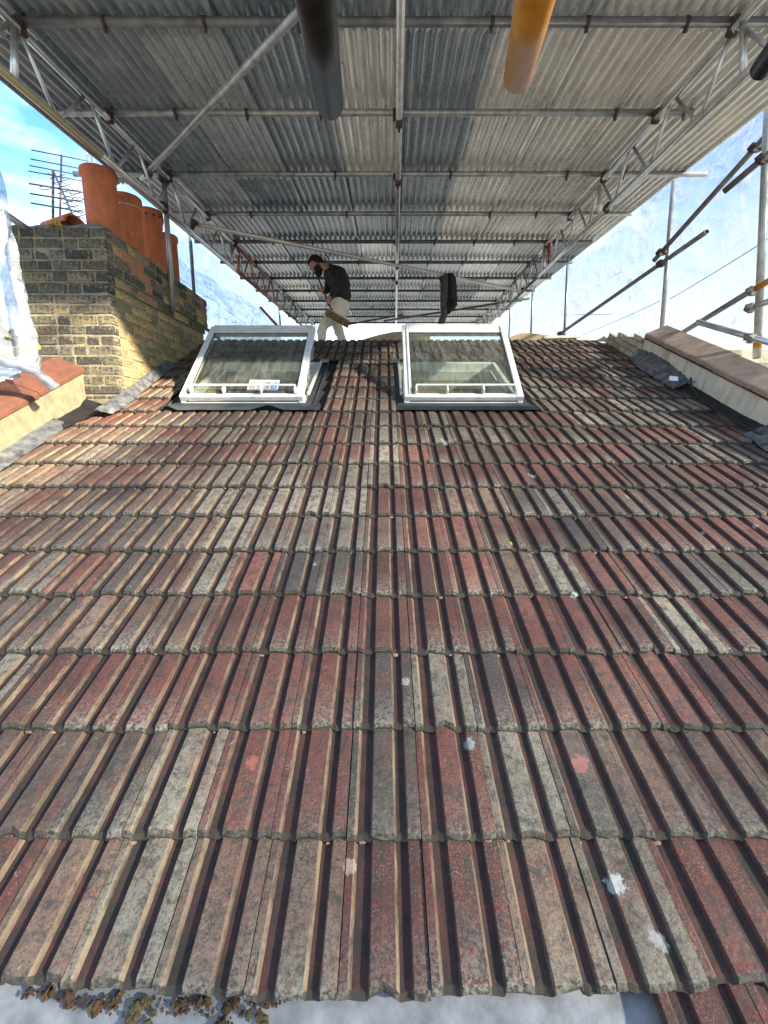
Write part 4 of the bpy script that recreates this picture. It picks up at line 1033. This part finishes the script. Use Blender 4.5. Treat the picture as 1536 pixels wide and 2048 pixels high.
hair_m = simple('black_hair', (.008, .007, .006), (.014, .011, .009), 60, .8, 0, 1, 200)
boot_m = simple('grey_boot', (.12, .11, .10), (.08, .08, .08), 20, .7)
man = thing('person', 'bearded man in black top and cream joggers stooping behind the ridge, holding a broom', 'person', at(668, 755, ZM))
# body: head, neck, torso, arms, hands in one surface
hipc = mz(965, 1130)
sh_n, sh_f = mz(815, 520, -.15), mz(775, 520, .15)
el_n, el_f = mz(905, 820, -.17), mz(720, 900, .20)
wr_n, wr_f = mz(745, 1040, -.21), mz(575, 850, .10)
V = [hipc, mz(985, 900), mz(900, 640), mz(790, 480), mz(700, 430), mz(590, 395), mz(500, 370),
     sh_n, el_n, wr_n, mz(705, 1075, -.22), sh_f, el_f, wr_f, mz(535, 850, .08)]
E = [(0, 1), (1, 2), (2, 3), (3, 4), (4, 5), (5, 6), (3, 7), (7, 8), (8, 9), (9, 10), (3, 11), (11, 12), (12, 13), (13, 14)]
Rr = [.08, .08, .08, .07, .05, .055, .06, .04, .035, .024, .028, .04, .035, .024, .028]
# legs under the cloth
kn_a, an_a = mz(620, 1560, -.10), mz(600, 2080, -.08); kn_b, an_b = mz(900, 1570, .08), mz(1090, 2080, .10)
base = len(V)
V += [mz(930, 1230, -.09), kn_a, an_a, mz(940, 1230, .09), kn_b, an_b]
E += [(0, base), (base, base+1), (base+1, base+2), (0, base+3), (base+3, base+4), (base+4, base+5)]
Rr += [.07, .05, .035, .07, .05, .035]
link('body', skin_mesh(V, E, Rr), skin_m, man)
# head volume with face
bm = bmesh.new()
hc = mz(505, 370); ax_f = Vector((-math.cos(R(32)), 0, -math.sin(R(32)))); ax_u = Vector((-math.sin(R(32)), 0, math.cos(R(32)))); ax_s = Vector((0, 1, 0))
vs = bmesh.ops.create_icosphere(bm, subdivisions=4, radius=1)['verts']
def headshape(v, grow=0.0):
    f, u, s = v.x, v.z, v.y
    rf, ru, rs = .098+grow, .118+grow, .076+grow
    if u < 0: rf_ = rf*(1-.12*(-u)); rs_ = rs*(1-.28*(-u))
    else: rf_, rs_ = rf, rs
    q = Vector((f*rf_, s*rs_, u*ru))
    if f > .3:
        q.x += .026*math.exp(-((s/.16)**2) - ((u+.10)/.16)**2)          # nose
        q.x -= .012*math.exp(-(((abs(s)-.36)/.17)**2) - ((u-.12)/.12)**2)  # eye sockets
        q.x += .007*math.exp(-((u-.30)/.12)**2)                          # brow
        q.x += .009*math.exp(-((s/.26)**2) - ((u+.42)/.08)**2)          # lips
        q.x += .010*math.exp(-((s/.3)**2) - ((u+.75)/.16)**2)          # chin
    return hc + ax_f*q.x + ax_s*q.y + ax_u*q.z
for v in vs: v.co = headshape(v.co.copy())
link('head', bm2me(bm, smooth=True), skin_m, man)
for sgn in (-1, 1):
    bm = bmesh.new(); blob(bm, (0, 0, 0), .03, (.55, .28, 1), .15, 2, 3); me = bm2me(bm, smooth=True); me.transform(Matrix.Translation(hc + ax_s*sgn*.078 - ax_f*.005 - ax_u*.005) @ Matrix.Rotation(R(-30), 4, 'Y')); link('ear', me, skin_m, man)
    bm = bmesh.new(); bmesh.ops.create_uvsphere(bm, u_segments=12, v_segments=8, radius=.011); me = bm2me(bm, smooth=True); me.transform(Matrix.Translation(hc + ax_f*.078 + ax_s*sgn*.028 + ax_u*.012)); link('eye', me, hair_m, man)
def shell(keep, grow, mat, name, wob=.004):
    bm = bmesh.new(); vs = bmesh.ops.create_icosphere(bm, subdivisions=4, radius=1)['verts']
    kill = [f for f in bm.faces if not keep(f.calc_center_median())]
    bmesh.ops.delete(bm, geom=kill, context='FACES')
    for v in bm.verts:
        c = v.co.copy(); v.co = headshape(c, grow) + Vector([noise.noise(c*14+Vector((i, 0, 0)))*wob for i in range(3)])
    bmesh.ops.solidify(bm, geom=bm.faces[:], thickness=.008)
    link(name, bm2me(bm, smooth=True), mat, man)
shell(lambda c: (c.z > .40) or (c.x < .10 and c.z > -.25) , .012, hair_m, 'hair')
shell(lambda c: c.z < -.28 and c.x > -.25 and not (c.x > .62 and c.z > -.62) , .009, hair_m, 'beard')
bm = bmesh.new(); blob(bm, hc + ax_f*.045 - ax_u*.125, .046, (1.0, .8, .75), .2, 3, 2); link('beard', bm2me(bm, smooth=True), hair_m, man)
# hands: palm and five fingers closing on the handle
hb, ht = mz(800, 1250, -.30), mz(490, 520, .16)      # broom handle ends (bottom, top)
hd = (ht-hb).normalized()
def on_handle(t): return hb.lerp(ht, t)
def hand(wr, g, side):
    u = hd; out = (g-wr); out = (out - u*out.dot(u)); out.normalize(); sd = u.cross(out)
    V = [wr, wr.lerp(g, .55) + sd*.0]; E = [(0, 1)]; Rr = [(.024, .020), (.036, .018)]
    for k in range(4):
        b = len(V); o_ = u*(.030-.020*k); l = (1, 1.08, 1.0, .82)[k]
        k0 = g - out*.030 + o_ + sd*.012*side
        k1 = g + sd*.030*side*l + o_; k2 = g + out*.026*l + sd*.018*side + o_*.95; k3 = g + out*.022*l - sd*.014*side + o_*.9
        V += [k0, k1, k2, k3]; E += [(1, b), (b, b+1), (b+1, b+2), (b+2, b+3)]; Rr += [.011, .0098, .0090, .0080]
    b = len(V); V += [wr.lerp(g, .45)+u*.03, g - out*.01 + u*.036 - sd*.022*side, g + out*.014 + u*.026 - sd*.022*side]
    E += [(1, b), (b, b+1), (b+1, b+2)]; Rr += [.013, .0105, .009]
    link('hand', skin_mesh(V, E, Rr), skin_m, man)
g_n = on_handle(.17); g_f = on_handle(.50)
hand(mz(755, 1020, -.21), g_n, 1); hand(mz(590, 845, .10), g_f, -1)
# black top
V = [mz(935, 1150), mz(990, 930), mz(960, 740), mz(880, 590), mz(800, 480), mz(725, 430),
     sh_n, mz(880, 660, -.18), el_n, mz(825, 935, -.20), mz(768, 1015, -.21), sh_f, mz(745, 720, .2), el_f, mz(640, 868, .14), mz(600, 848, .11)]
E = [(0, 1), (1, 2), (2, 3), (3, 4), (4, 5), (4, 6), (6, 7), (7, 8), (8, 9), (9, 10), (4, 11), (11, 12), (12, 13), (13, 14), (14, 15)]
Rr = [(.15, .17), (.13, .16), (.14, .165), (.15, .175), (.12, .14), (.062, .062), .075, .066, .055, .046, .036, .075, .062, .052, .042, .034]
me = skin_mesh(V, E, Rr, 0, 3)
for v in me.vertices:
    q = v.co*16; v.co += Vector((noise.noise(q)*.008, noise.noise(q+Vector((4, 0, 0)))*.006, noise.noise(q*.7)*.006))
link('shirt', me, shirt_m, man)
# trousers
V = [mz(1000, 1000), mz(975, 1130), mz(960, 1250), mz(850, 1360, -.08), mz(720, 1470, -.11), kn_a, mz(615, 1700, -.09), mz(600, 1900, -.08), an_a,
     mz(955, 1370, .08), mz(915, 1480, .09), kn_b, mz(950, 1690, .08), mz(1030, 1900, .10), an_b]
E = [(0, 1), (1, 2), (2, 3), (3, 4), (4, 5), (5, 6), (6, 7), (7, 8), (2, 9), (9, 10), (10, 11), (11, 12), (12, 13), (13, 14)]
Rr = [(.10, .13), (.118, .145), (.125, .15), .10, .088, .074, .066, .058, .045, .098, .088, .074, .066, .058, .045]
me = skin_mesh(V, E, Rr, 0, 3)
for v in me.vertices:
    q = v.co*13; f = 1.0; v.co += Vector((noise.noise(q)*.014, noise.noise(q+Vector((4, 0, 0)))*.010, noise.noise(q*1.4)*.008))
link('trousers', me, trous_m, man)
for a in (an_a, an_b):
    fl = Vector((a.x, a.y, .675)); me = skin_mesh([fl+Vector((.03, 0, .10)), fl+Vector((.03, 0, .045)), fl+Vector((-.07, 0, .035)), fl+Vector((-.17, 0, .03))], [(0, 1), (1, 2), (2, 3)], [.045, .045, .045, .035]); link('boot', me, boot_m, man)
# broom
br = thing('broom', 'wide wooden yard broom with dirty brown bristles carried by the man', 'broom', mz(890, 1400, -.1))
bm = bmesh.new(); tube_bm(bm, hb, ht, .012, 12, False); fixn(bm); link('handle', bm2me(bm), simple('dark_wood_handle', (.10, .05, .035), (.06, .035, .025), 20, .6), br)
A, B = mz(690, 1290, -.36), mz(1110, 1530, -.34); dd = (B-A); rot = dd.to_track_quat('X', 'Z').to_matrix(); 
upv = rot @ Vector((0, 0, 1))
bm = bmesh.new(); box_bm(bm, (A+B)/2+upv*.048+Vector((0, .02, 0)), (dd.length*1.02, .07, .018), rot); bevel(bm, .006); link('head_block', bm2me(bm), simple('pale_broom_wood', (.42, .28, .18), (.34, .22, .14), 20, .7), br)
bm = bmesh.new(); rb = random.Random(4)
for i in range(420):
    u = rb.uniform(-.5, .5); v = rb.uniform(-.5, .5); p = (A+B)/2 + rot @ Vector((u*dd.length, v*.075, .038)) + Vector((0, .02, 0))
    q = p + rot @ Vector((rb.uniform(-.012, .012), v*.05 + rb.uniform(-.01, .01), -.062-rb.uniform(0, .012))); tube_bm(bm, p, q, .0045, 4, False, .004)
o = link('bristles', bm2me(bm), simple('dirty_bristle', (.36, .25, .11), (.14, .09, .045), 30, .9), br); o['kind'] = 'stuff'

# ================================================================== JACKET ON THE TUBE
def drape(name, secs, mat, parent, seed, sub=10):
    """secs: (px, py, zc, half width m, half depth m)"""
    bm = bmesh.new(); rings = []; n_ = 28; K = []
    for a, b in zip(secs, secs[1:]):
        for j in range(sub): f = j/sub; K.append([p+(q-p)*f for p, q in zip(a, b)])
    K.append(list(secs[-1]))
    for k, (px, py, zc, wd, dp) in enumerate(K):
        c = at(px, py, zc); ring = []
        for i in range(n_):
            a = 2*math.pi*i/n_; fo = 1 + .28*noise.noise(Vector((math.cos(a)*2.2, math.sin(a)*2.2, k*.05+seed))) + .16*math.sin(a*5+k*.04+seed)
            ring.append(bm.verts.new(c + Vector((math.cos(a)*wd*fo, math.sin(a)*dp*fo, 0))))
        rings.append(ring)
    for a, b in zip(rings, rings[1:]):
        for i in range(n_): f = bm.faces.new((a[i], a[(i+1) % n_], b[(i+1) % n_], b[i])); f.smooth = True
    bm.faces.new(rings[0]); bm.faces.new(list(reversed(rings[-1]))); fixn(bm)
    link(name, bm2me(bm), mat, parent)
jk = thing('jacket', 'black and dark grey jacket slung over the slanting tube above the right rooflight', 'jacket', at(893, 600, 7.1))
jb = simple('black_jacket_cloth', (.014, .014, .015), (.022, .022, .023), 12, .8, 0, .6, 40, None, .01); jg = simple('grey_jacket_cloth', (.10, .095, .088), (.065, .062, .058), 12, .9, 0, .6, 40, None, .01)
drape('body', [(897, 547, 7.12, .06, .03), (896, 553, 7.1, .125, .07), (898, 575, 7.1, .115, .07), (899, 600, 7.08, .10, .06), (903, 612, 7.08, .075, .05), (899, 622, 7.08, .045, .04), (896, 628, 7.08, .02, .02)], jb, jk, 1)
drape('lining', [(889, 550, 7.03, .05, .03), (889, 575, 7.0, .055, .035), (888, 600, 7.0, .05, .03), (886, 616, 7.0, .035, .03)], jg, jk, 4)
drape('sleeve', [(888, 612, 7.05, .04, .03), (887, 630, 7.05, .05, .035), (883, 645, 7.05, .055, .035), (879, 658, 7.05, .055, .035)], jg, jk, 8)
drape('cuff', [(907, 596, 7.0, .03, .03), (909, 603, 7.0, .028, .03), (905, 614, 7.0, .02, .02)], jb, jk, 12)
drape('collar', [(880, 548, 7.1, .02, .02), (884, 551, 7.1, .04, .03), (890, 553, 7.1, .03, .03)], jb, jk, 15, 4)
